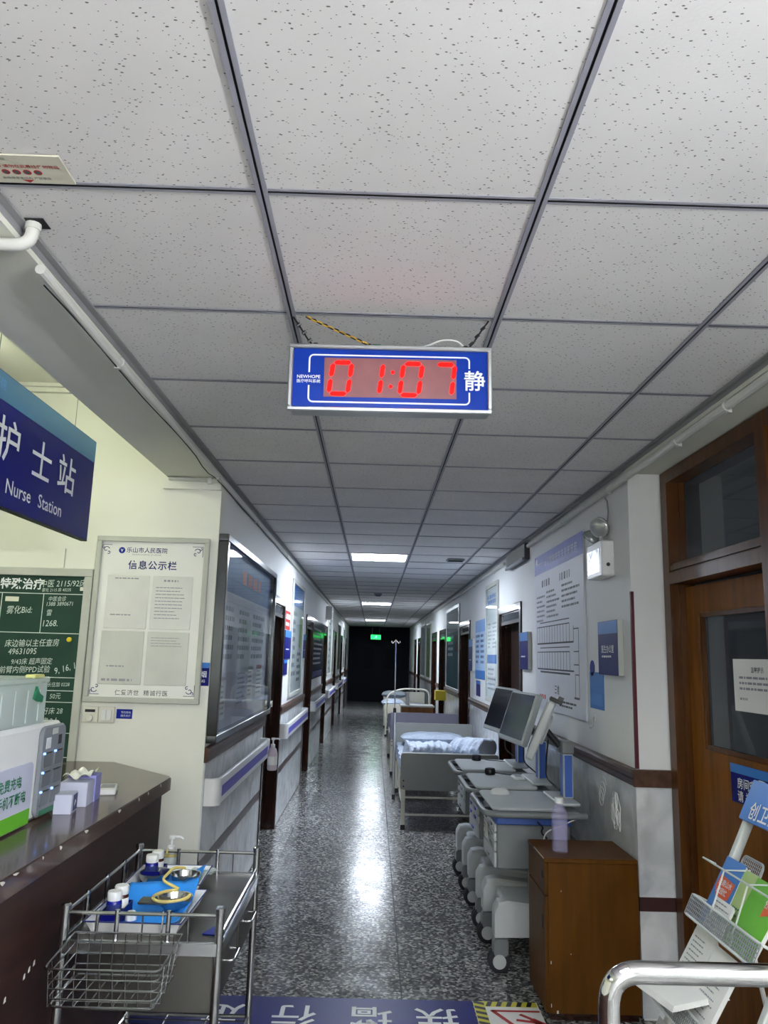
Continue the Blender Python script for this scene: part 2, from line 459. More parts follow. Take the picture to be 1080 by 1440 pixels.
def bars(mb, x0, x1, y0, y1, pitch, h, z, rnd, mi=0, gap=0.0, ragged=0.4):
    """rows of small print, too small to read"""
    y = y1
    while y - h > y0:
        x = x0; end = x1 - (x1 - x0) * rnd.random() * ragged
        while x < end:
            w = (x1 - x0) * (0.05 + 0.13 * rnd.random())
            mb.add([(x, y - h, z), (min(x + w, end), y - h, z), (min(x + w, end), y, z), (x, y, z)], [(0, 1, 2, 3)], mi)
            x += w + (gap if gap else h * 0.7)
        y -= pitch
def plate(mb, x0, x1, y0, y1, z, mi=0, t=0.001):
    return mb.box(x0, x1, y0, y1, z, z + t, mi)

# ================================================================== STRUCTURE
XL, XR = -0.858, 1.25            # corridor wall faces
YN = 4.15                        # nurse station wall, facing the viewer
YC = 3.75                        # corner where the right wall steps back
XD = 1.417                       # wall of the near door
YB = -2.6                        # wall behind the camera
YE = 27.0                        # far end of the corridor
ZC = 2.528                       # hung ceiling
ZS = 2.49                        # soffit of the beams
XNL = -3.6                       # far side of the nurse station
ZN = 3.0                         # nurse station ceiling
TX = 0.6; TY = 0.592; TY0 = 1.497
RAILS = (-0.267, 0.333, 0.933)
DL = [(6.34, 7.33), (9.87, 10.85), (13.25, 14.2), (16.8, 17.75), (20.2, 21.15), (23.4, 24.3)]
DR = [(6.6, 7.66), (10.1, 11.19), (13.55, 14.62), (15.42, 16.5), (20.7, 21.7), (22.6, 23.5)]

# ---- floor: dark joints below, cast terrazzo slabs as pieces
fl = struct(MB().box(XNL - 0.1, 1.7, YB - 0.1, YE + 0.1, -0.06, -0.004).build('floor', 'slot_dark', smooth=False))
fx = [XNL, -3.23, -2.38, -1.527, -0.676, 0.178, 1.03, 1.56]
fy0 = 4.27 - 10 * 0.712
slabs = {}
for i in range(len(fx) - 1):
    for j in range(0, 43):
        y0 = fy0 + j * 0.712; y1 = y0 + 0.712
        if y0 > YE or y1 < YB: continue
        if fx[i + 1] < -0.8 and y0 > 4.3: continue
        g = 0.003
        key = i
        if key not in slabs:
            w2 = (fx[i + 1] - fx[i]) / 2
            slabs[key] = MB().box(-w2 + g, w2 - g, -0.356 + g, 0.356 - g, -0.02, 0).mesh('terrazzo_slab', 'terrazzo', False)
        o = link('terrazzo_slab', slabs[key], fl); o.location = ((fx[i] + fx[i + 1]) / 2, (y0 + y1) / 2, 0)

# ---- ceiling: tiles, main rails and cross tees
ce = struct(MB().box(XL - 0.01, 1.26, YB, YE, 2.60, 2.66).build('ceiling', 'slot_dark', smooth=False))
edges = [XL + 0.006] + list(RAILS) + [1.232]
rows = range(-7, 43)
LIT = {10, 22, 34, -2}
tmesh = []; cmesh = []
for c in range(4):
    w2 = (edges[c + 1] - edges[c]) / 2
    tmesh.append(MB().box(-w2 + 0.004, w2 - 0.004, -TY / 2 + 0.004, TY / 2 - 0.004, 0.0015, 0.016).mesh('ceiling_tile', 'tile', False))
    m = MB(); h = w2 - 0.0125
    m.box(-h, h, -0.011, -0.0036, -0.0004, 0.0012).box(-h, h, 0.0036, 0.011, -0.0004, 0.0012).box(-h, h, -0.0036, 0.0036, 0.006, 0.008, 1)
    m.box(-h, h, -0.004, -0.0036, 0, 0.007, 1).box(-h, h, 0.0036, 0.004, 0, 0.007, 1)
    cmesh.append(m.mesh('cross_tee', ['grid_metal', 'slot_dark'], False))
rr = random.Random(3)
for r in rows:
    y = TY0 + r * TY
    for c in range(4):
        x = (edges[c] + edges[c + 1]) / 2
        if not (c == 1 and r in LIT):
            o = link('ceiling_tile', tmesh[c], ce)
            o.location = (x, y + TY / 2, ZC + rr.uniform(0, 0.002))
            o.rotation_euler = (rr.uniform(-0.003, 0.003), rr.uniform(-0.003, 0.003), 0)
        o = link('cross_tee', cmesh[c], ce); o.location = (x, y, ZC)
for x in RAILS:
    m = MB()
    m.box(-0.0125, -0.0028, YB, YE, -0.002, 0.0012).box(0.0028, 0.0125, YB, YE, -0.002, 0.0012).box(-0.0028, 0.0028, YB, YE, 0.004, 0.006, 1)
    m.box(-0.0032, -0.0028, YB, YE, 0, 0.005, 1).box(0.0028, 0.0032, YB, YE, 0, 0.005, 1)
    o = m.build('main_rail', ['grid_metal', 'slot_dark'], ce, False); o.location = (x, 0, ZC)
for x0, x1 in ((XL, XL + 0.022), (1.212, 1.234)):
    MB().box(x0, x1, YB, YE, ZC - 0.004, ZC + 0.001).box(x0 if x0 < 0 else x1 - 0.002, x0 + 0.002 if x0 < 0 else x1, YB, YE, ZC - 0.022, ZC).build('wall_angle', 'trim_grey', ce, False)

# ---- lit ceiling panels
for r in sorted(LIT):
    y = TY0 + r * TY + TY / 2
    names = {10: 'nearest lit square ceiling panel seen down the corridor', 22: 'second lit square ceiling panel down the corridor',
             34: 'farthest lit square ceiling panel down the corridor', -2: 'lit square ceiling panel straight above the viewer'}
    t = thing('ceiling_light', names[r], 'ceiling light', (0.033, y, ZC), group='lit ceiling panels')
    m = MB()
    for a in (-1, 1):
        m.box(-0.288, 0.288, a * 0.274 - 0.01, a * 0.274 + 0.01, -0.002, 0.03).box(a * 0.278 - 0.01, a * 0.278 + 0.01, -0.264, 0.264, -0.002, 0.03)
    m.build('frame', 'white_plastic', t, False)
    MB().box(-0.268, 0.268, -0.264, 0.264, 0.0, 0.012).build('diffuser', 'panel_lit_near' if r == -2 else 'panel_lit', t, False)

# small dark fittings on the hung ceiling
t = thing('ceiling_vent', 'small dark slotted vent on the ceiling right of the nearest lit panel', 'vent', (0.80, 7.70, ZC - 0.002), cols((1, 0, 0), (0, -1, 0), (0, 0, -1)))
MB().rbox(-0.09, 0.09, -0.09, 0.09, 0, 0.012, 0.03, 0.004).build('rim', 'grey_plastic', t)
for k in range(4): MB().box(-0.075, 0.075, -0.065 + k * 0.036, -0.047 + k * 0.036, 0.0115, 0.014).build('slot', 'slot_dark', t, False)
t = thing('smoke_detector', 'dark round smoke detector on the ceiling before the second lit panel', 'detector', (0.05, 12.3, ZC - 0.002), cols((1, 0, 0), (0, -1, 0), (0, 0, -1)))
MB().lathe([(0.065, 0), (0.065, 0.012), (0.045, 0.03), (0.04, 0.045), (0.02, 0.05)], 20).build('body', 'grey_plastic', t)
MB().lathe([(0.046, 0.026), (0.046, 0.034)], 20).build('sensor_ring', 'slot_dark', t)

# ---- walls
def segs(y0, y1, holes):
    out = []; y = y0
    for a, b in holes:
        out.append((y, a)); y = b
    out.append((y, y1)); return out
DTOP = 1.99
def corridor_wall(name, side, y0, y1, holes):
    m = MB(); xa = XL if side < 0 else XR
    o = -0.142 if side < 0 else 0.142
    X0, X1 = min(xa, xa + o), max(xa, xa + o)
    for a, b in segs(y0, y1, holes): m.box(X0, X1, a + (0.1415 if a == y0 else 0), b, 0, 2.6)
    for a, b in holes: m.box(X0, X1, a, b, DTOP, 2.6)
    W = struct(m.build(name, 'wall_paint', smooth=False))
    s = 1 if side < 0 else -1
    tiles = {}
    for a, b in segs(y0, y1, holes):
        a2, b2 = a + (0.055 if a > y0 else 0), b - (0.055 if b < y1 else 0)
        L = b2 - a2
        if L < 0.05: continue
        n = max(1, round(L / 0.42)); tw = L / n
        for k in range(n):
            for (z0, z1) in ((0.012, 0.452), (0.512, 0.988)):
                key = (round(tw, 3), z0)
                if key not in tiles:
                    tiles[key] = MB().box(0.0, 0.008, -tw / 2 + 0.0012, tw / 2 - 0.0012, z0, z1).mesh('wall_tile', 'marble', False)
                t = link('wall_tile', tiles[key], W); t.location = (xa - (0.008 if s < 0 else 0.0), a2 + tw * (k + 0.5), 0)
        xs = sorted((xa, xa + s * 0.0095))
        MB().box(xs[0], xs[1], a2, b2, 0.452, 0.512).build('dark_band', 'dark_band', W, False)
        pr = [(0, 0.99), (0.016, 0.99), (0.02, 1.0), (0.02, 1.02), (0.027, 1.03), (0.027, 1.05), (0.02, 1.062), (0, 1.068)]
        mm = MB(); nn = len(pr)
        vs = [(xa + s * p, yy, z) for yy in (a2, b2) for p, z in pr]
        fs = [(i, (i + 1) % nn, nn + (i + 1) % nn, nn + i) for i in range(nn)] + [tuple(range(nn)), tuple(range(2 * nn - 1, nn - 1, -1))]
        if s < 0: fs = [tuple(reversed(f)) for f in fs]
        fs = [tuple(reversed(f)) for f in fs]
        mm.add(vs, fs).build('chair_rail', 'trim_wood', W, False)
    return W
WL = corridor_wall('wall_left', -1, YN, YE, DL)
WR = corridor_wall('wall_right', 1, YC, YE, DR)

def corridor_door(n, side, a, b):
    """recessed brown door with a proud casing and a glossy transom strip"""
    rot = FACE_PX if side < 0 else FACE_NX
    xa = XL if side < 0 else XR
    yc = (a + b) / 2; w = b - a
    t = sthing('door_%d' % n, (xa, yc, 0), rot)
    h = w / 2
    for q in (-1, 1):
        m = MB()
        m.box(q * (h + 0.025) - 0.03, q * (h + 0.025) + 0.03, 0, 2.045, 0.0, 0.016)
        m.box(q * (h - 0.008) - 0.008, q * (h - 0.008) + 0.008, 0, DTOP, -0.141, 0.0)
        m.build('jamb', 'door_wood', t, False)
    m = MB()
    m.box(-h + 0.005, h - 0.005, DTOP - 0.005, 2.045, 0.0, 0.016).box(-h, h, DTOP - 0.02, DTOP, -0.141, 0.0)
    m.build('door_head', 'door_wood', t, False)
    MB().box(-h + 0.017, h - 0.017, 1.875, 1.905, -0.11, 0.004).build('transom_bar', 'door_wood', t, False)
    MB().box(-h + 0.017, h - 0.017, 1.906, DTOP - 0.021, -0.012, -0.006).build('transom_pane', 'dark_pane', t, False)
    MB().box(-h + 0.017, h - 0.017, 1.906, DTOP - 0.021, -0.10, -0.09).build('transom_backing', 'door_wood', t, False)
    m = MB(); m.box(-h + 0.018, h - 0.018, 0.006, 1.873, -0.135, -0.10)
    lf = m.build('door_leaf', 'leaf_wood', t, False)
    for (z0, z1) in ((0.2, 0.85), (1.0, 1.7)):
        MB().box(-h + 0.14, h - 0.14, z0, z1, -0.0995, -0.094).build('panel', 'leaf_wood', lf, False)
    s = -1 if side < 0 else 1
    hx = (h - 0.075) * s
    m = MB(); m.rbox(hx - 0.02, hx + 0.02, 0.92, 1.08, -0.0995, -0.093, 0.01, 0.002)
    m.tube([(hx, 1.0, -0.093), (hx, 1.0, -0.06), (hx - s * 0.11, 1.0, -0.06)], 0.008, 8)
    m.build('door_handle', 'stainless', lf)
    return t
nd = 1
for a, b in DL: corridor_door(nd, -1, a, b); nd += 1
for a, b in DR: corridor_door(nd, 1, a, b); nd += 1

# nurse station shell, pier and beam
NW = struct(MB().box(XNL, XL, YN, YN + 0.142, 0, 3.06).build('wall_nurse_station', 'nurse_paint', smooth=False))
MB().box(XNL, XL - 0.3, YN - 0.03, YN, 2.955, 2.995).box(XNL, XL - 0.3, YN - 0.05, YN, 2.98, 3.0).build('cornice', 'nurse_paint', NW, False)
MB().box(-1.175, XL, YN - 0.03, YN, 2.425, 2.488).build('beam_seat', 'nurse_paint', NW, False)
struct(MB().box(XNL - 0.1, XNL, YB, YN + 0.14, 0, 3.06).build('wall_nurse_side', 'nurse_paint', smooth=False))
struct(MB().box(XNL, -1.156, YB, YN, ZN, 3.06).build('ceiling_nurse_station', 'nurse_paint', smooth=False))
struct(MB().box(-1.155, XL, YB, YN, ZS, 3.06).build('trim_beam', 'beam_paint', smooth=False))
struct(MB().box(XNL, 1.7, YB - 0.1, YB, 0, 3.06).build('wall_behind', 'wall_paint', smooth=False))
# right side: stepped corner, soffit, wall of the near door
struct(MB().box(1.2345, 1.56, YB, YC, ZS, 2.62).build('trim_soffit', 'beam_paint', smooth=False))
RC = struct(MB().box(XR, 1.56, YC, YC + 0.1415, 0, 2.6).build('wall_corner', 'wall_paint', smooth=False))
for (z0, z1) in ((0.012, 0.452), (0.512, 0.988)):
    MB().box(XR - 0.008, XD - 0.004, YC - 0.008, YC, z0, z1).build('wall_tile', 'marble', RC, False)
MB().box(XR - 0.0085, XD - 0.003, YC - 0.0095, YC, 0.452, 0.512).build('dark_band', 'dark_band', RC, False)
MB().box(XR - 0.02, XD - 0.003, YC - 0.02, YC, 0.99, 1.03).box(XR - 0.027, XD - 0.003, YC - 0.027, YC, 1.03, 1.068).build('chair_rail', 'trim_wood', RC, False)
m = MB(); m.box(XD, 1.56, YB, 2.0, 0, ZS)
struct(m.build('wall_door_side', 'wall_paint', smooth=False))

# near door with transom in the right wall (opening y 2.0 .. 3.75)
ND = sthing('door_%d' % nd, (XD, YC, 0), FACE_NX)      # local x runs towards the camera, y up, z out of the wall
def nb(name, mt, bx, parent=None, **k):
    m = MB()
    for q in bx: m.box(*q)
    return m.build(name, mt, parent or ND, False)
nb('jamb', 'near_frame_wood', [(0.02, 0.095, 0, 2.485, -0.10, 0.012), (0.095, 0.115, 0, 1.93, -0.10, -0.03), (0.095, 0.112, 2.03, 2.44, -0.10, -0.045)])
nb('jamb', 'near_frame_wood', [(0.985, 1.06, 0, 2.485, -0.10, 0.014)])
nb('jamb', 'near_frame_wood', [(1.62, 1.75, 0, 2.485, -0.10, 0.012)])
nb('door_head', 'near_frame_wood', [(0.095, 0.985, 2.425, 2.485, -0.10, 0.012), (1.06, 1.62, 2.425, 2.485, -0.10, 0.012)])
nb('transom_bar', 'near_frame_wood', [(0.095, 0.985, 1.93, 1.985, -0.10, 0.012), (0.095, 0.985, 1.985, 2.03, -0.10, -0.004), (0.095, 0.985, 1.995, 2.018, -0.004, 0.006)])
nb('transom_glass', 'dark_pane', [(0.105, 0.985, 2.028, 2.428, -0.075, -0.07)])
nb('side_glass', 'dark_pane', [(1.06, 1.62, 1.0, 2.428, -0.075, -0.07)])
nb('side_panel', 'near_door_wood', [(1.06, 1.62, 0.0, 1.0, -0.085, -0.05)])
lf = bpy.data.objects.new('door_leaf', None); COL.objects.link(lf); lf.parent = ND
lf.location = (0.118, 0, -0.055); lf.rotation_euler = (0, math.radians(3.0), 0)
LW = 0.86
nb('leaf_stile', 'near_door_wood', [(0, 0.115, 0.01, 1.915, -0.04, 0)], lf)
nb('leaf_stile', 'near_door_wood', [(LW - 0.115, LW, 0.01, 1.915, -0.04, 0)], lf)
nb('leaf_rail', 'near_door_wood', [(0.115, LW - 0.115, 1.79, 1.915, -0.04, 0)], lf)
nb('leaf_rail', 'near_door_wood', [(0.115, LW - 0.115, 0.01, 1.19, -0.04, 0)], lf)
nb('glazing_bead', 'near_frame_wood', [(0.115, 0.135, 1.19, 1.79, -0.038, -0.006), (LW - 0.135, LW - 0.115, 1.19, 1.79, -0.038, -0.006),
                                       (0.135, LW - 0.135, 1.19, 1.21, -0.038, -0.006), (0.135, LW - 0.135, 1.77, 1.79, -0.038, -0.006)], lf)
nb('leaf_glass', 'dark_pane', [(0.13, LW - 0.13, 1.205, 1.775, -0.024, -0.020)], lf)
# dark room behind that door
RB = struct(MB().box(3.4, 3.5, 1.2, 4.6, 0, 2.6).box(1.57, 3.5, 4.5, 4.6, 0, 2.6).box(1.57, 3.5, 1.2, 1.3, 0, 2.6).box(1.57, 3.5, 1.2, 4.6, 2.6, 2.66)
            .box(1.72, 3.5, 1.2, 4.6, -0.06, 0).build('wall_far_room', 'wall_paint', smooth=False))

# far end: wall with a pair of doors, its unlit look put into near-black colour
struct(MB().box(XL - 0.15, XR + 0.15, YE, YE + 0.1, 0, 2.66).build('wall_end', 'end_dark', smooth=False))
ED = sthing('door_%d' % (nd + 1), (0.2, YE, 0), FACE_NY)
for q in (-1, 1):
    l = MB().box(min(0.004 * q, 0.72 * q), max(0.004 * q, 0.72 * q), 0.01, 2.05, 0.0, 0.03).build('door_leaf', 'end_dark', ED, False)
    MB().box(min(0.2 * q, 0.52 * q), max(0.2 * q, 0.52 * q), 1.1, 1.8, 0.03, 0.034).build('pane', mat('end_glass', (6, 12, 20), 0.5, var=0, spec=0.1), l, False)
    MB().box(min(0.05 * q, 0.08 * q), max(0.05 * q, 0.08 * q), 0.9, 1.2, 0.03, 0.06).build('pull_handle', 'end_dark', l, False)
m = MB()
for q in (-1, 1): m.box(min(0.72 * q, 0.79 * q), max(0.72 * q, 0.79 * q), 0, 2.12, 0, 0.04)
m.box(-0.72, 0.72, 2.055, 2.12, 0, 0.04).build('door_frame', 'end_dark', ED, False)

# nurse station lamps, then two fill tubes added for their light (out of view)
def batten(name, label, loc, rot, L, tmat):
    t = thing(name, label, 'lamp', loc, rot)
    MB().rbox(-L / 2, L / 2, -0.03, 0.03, 0, 0.035, 0.008, 0.003).build('housing', 'white_plastic', t)
    m = MB(); m.tube([(-L / 2 + 0.03, 0, 0.055), (L / 2 - 0.03, 0, 0.055)], 0.014, 10).build('tube', tmat, t)
    m = MB()
    for q in (-1, 1): m.box(q * (L / 2 - 0.02) - 0.01, q * (L / 2 - 0.02) + 0.01, -0.015, 0.015, 0.03, 0.075)
    m.build('lamp_holder', 'white_plastic', t, False)
FACE_DN = cols((0, 1, 0), (1, 0, 0), (0, 0, -1))
batten('tube_lamp', 'white tube lamp on the nurse station ceiling nearest the chalkboard', (-2.1, 3.0, ZN), FACE_DN, 1.25, 'tube_nurse')
batten('tube_lamp', 'white tube lamp on the nurse station ceiling nearest the viewer', (-2.3, 0.2, ZN), FACE_DN, 1.25, 'tube_nurse')
FACE_PY = cols((-1, 0, 0), (0, 0, 1), (0, 1, 0))
batten('tube_lamp', 'added fill tube on the wall behind the viewer, out of view', (-0.1, YB, 1.95), FACE_PY, 1.2, 'fill_tube_rear')
batten('tube_lamp', 'added fill tube on the right wall behind the viewer, out of view', (XD, -0.7, 1.9), FACE_NX, 1.2, 'fill_tube_side')

# conduits along both ceiling edges
def conduit(label, x, z, y0, y1, r, clips, sgn):
    t = thing('conduit', label, 'pipe', (0, 0, 0))
    pts = []; n = int((y1 - y0) / 0.5)
    q = random.Random(int(abs(x) * 100))
    for k in range(n + 1): pts.append((x + q.uniform(-0.002, 0.002), y0 + (y1 - y0) * k / n, z + q.uniform(-0.003, 0.003)))
    MB().tube(pts, r, 10).build('pipe', 'pvc_white', t)
    for y in clips:
        m = MB(); m.tube([(x, y - 0.009, z), (x, y + 0.009, z)], r + 0.003, 10)
        m.box(min(x, x + sgn * 0.016), max(x, x + sgn * 0.016), y - 0.007, y + 0.007, z - r - 0.007, z + r + 0.007)
        m.build('saddle_clip', 'pvc_white', t, False)
    return t
cL = conduit('thin white conduit along the ceiling edge over the handrails', XL + 0.017, 2.462, 1.75, 26.5, 0.013, [2.36, 3.95, 5.3, 7.2, 9.3, 11.5, 14], -1)
conduit('white conduit along the ceiling edge over the wall posters', XR - 0.022, 2.462, -0.5, 6.15, 0.017, [1.2, 2.6, 3.05, 4.0, 5.0], 1)
conduit('far white conduit beyond the slatted vent', XR - 0.022, 2.452, 7.3, 26.5, 0.014, [8, 9.6, 12, 15], 1)
# pipe elbow through the ceiling
t = thing('pipe_elbow', 'white pipe elbow rising through the ceiling edge by the sticker', 'pipe', (-0.822, 1.655, 0))
MB().tube(fillet([(0, 0, 2.60), (0, 0, 2.475), (-0.10, -0.01, 2.468), (-0.34, -0.02, 2.468)], 0.035, 6), 0.015, 12).build('pipe', 'pvc_white', t)
MB().tube([(-0.085, -0.009, 2.469), (-0.125, -0.0115, 2.468)], 0.019, 12).build('coupling', 'pvc_white', t)
MB().tube([(0, 0, 2.53), (0, 0, 2.512)], 0.018, 12).build('coupling', 'pvc_white', t)
MB().box(-0.012, 0.032, -0.024, 0.02, ZC - 0.0005, ZC + 0.0012).build('cut_hole', 'slot_dark', t, False)
# sagging cable along the left edge
pts = [(XL + 0.008, 1.8 + 0.14 * k, 2.447 + 0.004 * math.sin(k * 0.8) - (0.012 if 12 < k < 15 else 0)) for k in range(44)]
m = MB().tube(pts, 0.0022, 6)
tag(m.build('cable', 'slot_dark'), 'thin black cable sagging under the left conduit', 'cable')
# conduit across the top of the pier
t = thing('conduit', 'short white conduit across the top of the pier', 'pipe', (0, 0, 0))
MB().tube([(-1.14, YN - 0.042, 2.476), (-0.87, YN - 0.042, 2.470)], 0.009, 8).build('pipe', 'pvc_white', t)
MB().rbox(-0.93, -0.905, YN - 0.055, YN - 0.0305, 2.452, 2.486, 0.004, 0.002).build('saddle_clip', 'white_plastic', t)

# maroon tape up the stepped corner
tag(MB().box(XR, XR + 0.012, YC - 0.003, YC, 1.07, 1.90).box(XR - 0.003, XR, YC - 0.003, YC + 0.014, 1.07, 1.90).build('corner_strip', 'maroon', smooth=False),
    'dark red strip up the white wall corner beside the brown door', 'strip')

# ================================================================== SIGNS AND BOARDS
def frame_bars(parent, w, h, bw, d, mt, name='frame_bar', z0=0.0):
    for (a, b, c, e) in ((-w / 2, w / 2, h / 2 - bw, h / 2), (-w / 2, w / 2, -h / 2, -h / 2 + bw), (-w / 2, -w / 2 + bw, -h / 2 + bw, h / 2 - bw), (w / 2 - bw, w / 2, -h / 2 + bw, h / 2 - bw)):
        MB().rbox(a, b, c, e, z0, z0 + d, 0.004, 0.003).build(name, mt, parent)
def on_left(y0, y1, z0, z1, off=0.0): return ((XL + off, (y0 + y1) / 2, (z0 + z1) / 2), FACE_PX, abs(y1 - y0), z1 - z0)
def on_right(y0, y1, z0, z1, off=0.0): return ((XR - off, (y0 + y1) / 2, (z0 + z1) / 2), FACE_NX, abs(y1 - y0), z1 - z0)
def printed(parent, regions, mt, z, seed, name='printed_text'):
    m = MB(); q = random.Random(seed)
    for (x0, x1, y0, y1, p, h) in regions: bars(m, x0, x1, y0, y1, p, h, z, q)
    o = m.build(name, mt, parent, False); o['kind'] = 'stuff'; return o
def quad(parent, name, mt, x0, x1, y0, y1, z, t=0.0012):
    return MB().box(x0, x1, y0, y1, z, z + t).build(name, mt, parent, False)

# ---- big stainless notice case on the left wall
loc, rot, w, h = on_left(4.16, 6.30, 1.085, 2.19)
t = thing('notice_case', 'large stainless framed glass notice case on the left wall', 'notice board', loc, rot)
frame_bars(t, w, h, 0.04, 0.055, mat('case_steel', (120, 122, 122), 0.22, 1.0, var=0.1, vscale=3))
quad(t, 'backing', mat('lavender_sheet', (208, 204, 216), 0.6, var=0.05), -w / 2 + 0.035, w / 2 - 0.035, -h / 2 + 0.035, h / 2 - 0.035, 0.002, 0.006)
quad(t, 'header', mat('case_header', (44, 104, 168), 0.5, var=0.2, vscale=4), -w / 2 + 0.04, w / 2 - 0.04, h / 2 - 0.29, h / 2 - 0.04, 0.009)
printed(t, [(-0.3, 0.75, h / 2 - 0.23, h / 2 - 0.12, 0.12, 0.085)], 'orange', 0.011, 5, 'header_lettering')
quad(t, 'text_sheet', mat('sheet_lilac', (222, 219, 228), 0.6, var=0.03), -0.85, 0.9, -0.2, 0.22, 0.009)
printed(t, [(-0.8, -0.45, -0.16, 0.18, 0.055, 0.028), (-0.35, 0.1, -0.16, 0.18, 0.055, 0.028), (0.2, 0.85, -0.16, 0.18, 0.055, 0.028)], 'ink_soft', 0.0112, 6)
for k, (x, y, ww, hh, mt) in enumerate([(-0.85, -0.46, 0.20, 0.22, 'paper'), (-0.3, -0.44, 0.34, 0.26, 'lilac_box'), (0.12, -0.42, 0.24, 0.24, 'paper'), (0.5, -0.40, 0.3, 0.22, 'paper')]):
    quad(t, 'pinned_sheet', mt, x, x + ww, y, y + hh, 0.009)
    printed(t, [(x + 0.02, x + ww - 0.02, y + 0.02, y + hh - 0.03, 0.03, 0.012)], 'ink_soft', 0.0112, 20 + k)
printed(t, [(0.5, 0.8, -0.21, -0.17, 0.05, 0.03)], 'red_ink', 0.0112, 9)
quad(t, 'glass_pane', 'pane', -w / 2 + 0.038, w / 2 - 0.038, -h / 2 + 0.038, h / 2 - 0.038, 0.040, 0.004)
MB().rbox(w / 2 - 0.05, w / 2 - 0.0, -h / 2 + 0.05, -h / 2 + 0.10, 0.0555, 0.07, 0.005, 0.002).build('lock', 'chrome', t)

def framed(name, label, place, bw, fmat, bg, glass=True, d=0.022):
    loc, rot, w, h = place
    t = thing(name, label, 'poster', loc, rot)
    frame_bars(t, w, h, bw, d, fmat)
    quad(t, 'sheet', bg, -w / 2 + bw * 0.9, w / 2 - bw * 0.9, -h / 2 + bw * 0.9, h / 2 - bw * 0.9, 0.003, 0.004)
    if glass: quad(t, 'glass_pane', 'pane', -w / 2 + bw * 0.95, w / 2 - bw * 0.95, -h / 2 + bw * 0.95, h / 2 - bw * 0.95, d - 0.007, 0.003)
    return t, w, h

t, w, h = framed('framed_poster', 'slim framed poster with blue header between first and second left doors', on_left(8.0, 9.3, 1.11, 2.325), 0.045, 'alu_paint', 'paper')
quad(t, 'header', 'sky_blue', -w / 2 + 0.05, w / 2 - 0.05, h / 2 - 0.27, h / 2 - 0.05, 0.0075)
printed(t, [(-0.55, 0.0, -0.45, 0.28, 0.09, 0.045)], 'ink_soft', 0.0077, 3)
quad(t, 'leaf_picture', 'pale_green', 0.25, 0.5, -0.1, 0.25, 0.0075)
printed(t, [(0.1, 0.5, -0.5, -0.15, 0.07, 0.035)], 'ink', 0.0077, 4)

loc, rot, w, h = on_left(7.47, 7.9, 1.785, 1.965)
t = thing('red_sign', 'small red and white sign above the blue door plate, left wall', 'sign', loc, rot)
quad(t, 'plate', 'red_ink', -w / 2, w / 2, -h / 2, h / 2, 0, 0.006)
quad(t, 'white_band', 'white_print', -w / 2 + 0.06, w / 2 - 0.06, 0.01, 0.06, 0.006)
printed(t, [(-w / 2 + 0.05, w / 2 - 0.05, -0.07, -0.02, 0.05, 0.035)], 'white_print', 0.0065, 8)
def door_plate(name, label, place, d=0.012, body='sign_navy', band='sky_blue', lines=True, words=None):
    loc, rot, w, h = place
    t = thing(name, label, 'sign', loc, rot, group=None)
    MB().rbox(-w / 2, w / 2, -h / 2, h / 2, 0, d - 0.001, 0.004, 0.002).build('plate', 'alu_paint' if d > 0.02 else body, t)
    quad(t, 'face', body, -w / 2 + 0.001, w / 2 - 0.001, -h / 2 + 0.001, h / 2 - 0.001, d - 0.001, 0.001)
    quad(t, 'top_band', band, -w / 2 + 0.003, w / 2 - 0.003, h / 2 - h * 0.24, h / 2 - 0.003, d)
    if words: text(words, h * 0.155, 'white_print', t, 0, -h * 0.02, d + 0.001, 0.012)
    if lines: printed(t, [(-w * 0.3, w * 0.3, -h * 0.22, -h * 0.14, 0.05, h * 0.035)], 'white_print', d + 0.001, 11)
    return t
door_plate('door_plate', 'blue door plate beside the first left door', on_left(7.47, 8.0, 1.50, 1.775))
t = door_plate('small_plate', 'small blue plate low beside the first left door', on_left(7.45, 7.78, 1.35, 1.495), lines=False)
door_plate('door_plate', 'blue door plate beside the second left door', on_left(9.42, 9.75, 1.50, 1.785))
loc, rot, w, h = on_left(10.95, 13.15, 1.20, 2.05)
t = thing('wall_panel', 'dark blue glossy panel of text past the second left door', 'poster', loc, rot)
MB().rbox(-w / 2, w / 2, -h / 2, h / 2, 0, 0.01, 0.01, 0.003).build('panel', mat('slate_blue', (58, 72, 98), 0.15, var=0.05), t)
printed(t, [(-0.95, 0.95, -0.28, 0.3, 0.07, 0.03)], 'ink_soft', 0.0108, 12)
quad(t, 'footer', 'sign_navy', -0.95, 0.95, -0.4, -0.32, 0.0101)
t, w, h = framed('framed_poster', 'pale framed poster between third and fourth left doors', on_left(14.5, 15.6, 1.15, 2.25), 0.05, 'alu_paint', 'paper')
printed(t, [(-0.45, 0.45, -0.45, 0.45, 0.12, 0.05)], 'ink_soft', 0.0077, 14)
t, w, h = framed('framed_poster', 'farther framed poster beside the fourth left door', on_left(15.9, 16.6, 1.15, 2.1), 0.05, 'alu_paint', 'paper_grey')
t, w, h = framed('framed_poster', 'dark framed poster between fourth and fifth left doors', on_left(18.3, 19.8, 1.15, 2.3), 0.05, 'aluminium', 'pale_green')
t, w, h = framed('framed_poster', 'farthest framed poster near the end of the left wall', on_left(21.6, 23.0, 1.15, 2.3), 0.05, 'alu_paint', 'paper')
# small wall speaker high on the left
t = thing('wall_speaker', 'white box high on the left wall above third door', 'speaker', (XL, 13.9, 2.28), FACE_PX)
MB().rbox(-0.14, 0.14, -0.12, 0.12, 0, 0.11, 0.02, 0.01).build('case', 'white_plastic', t)
m = MB()
for k in range(6): m.box(-0.11, 0.11, -0.09 + k * 0.034, -0.075 + k * 0.034, 0.11, 0.113)
m.build('grille', 'grey_plastic', t, False)

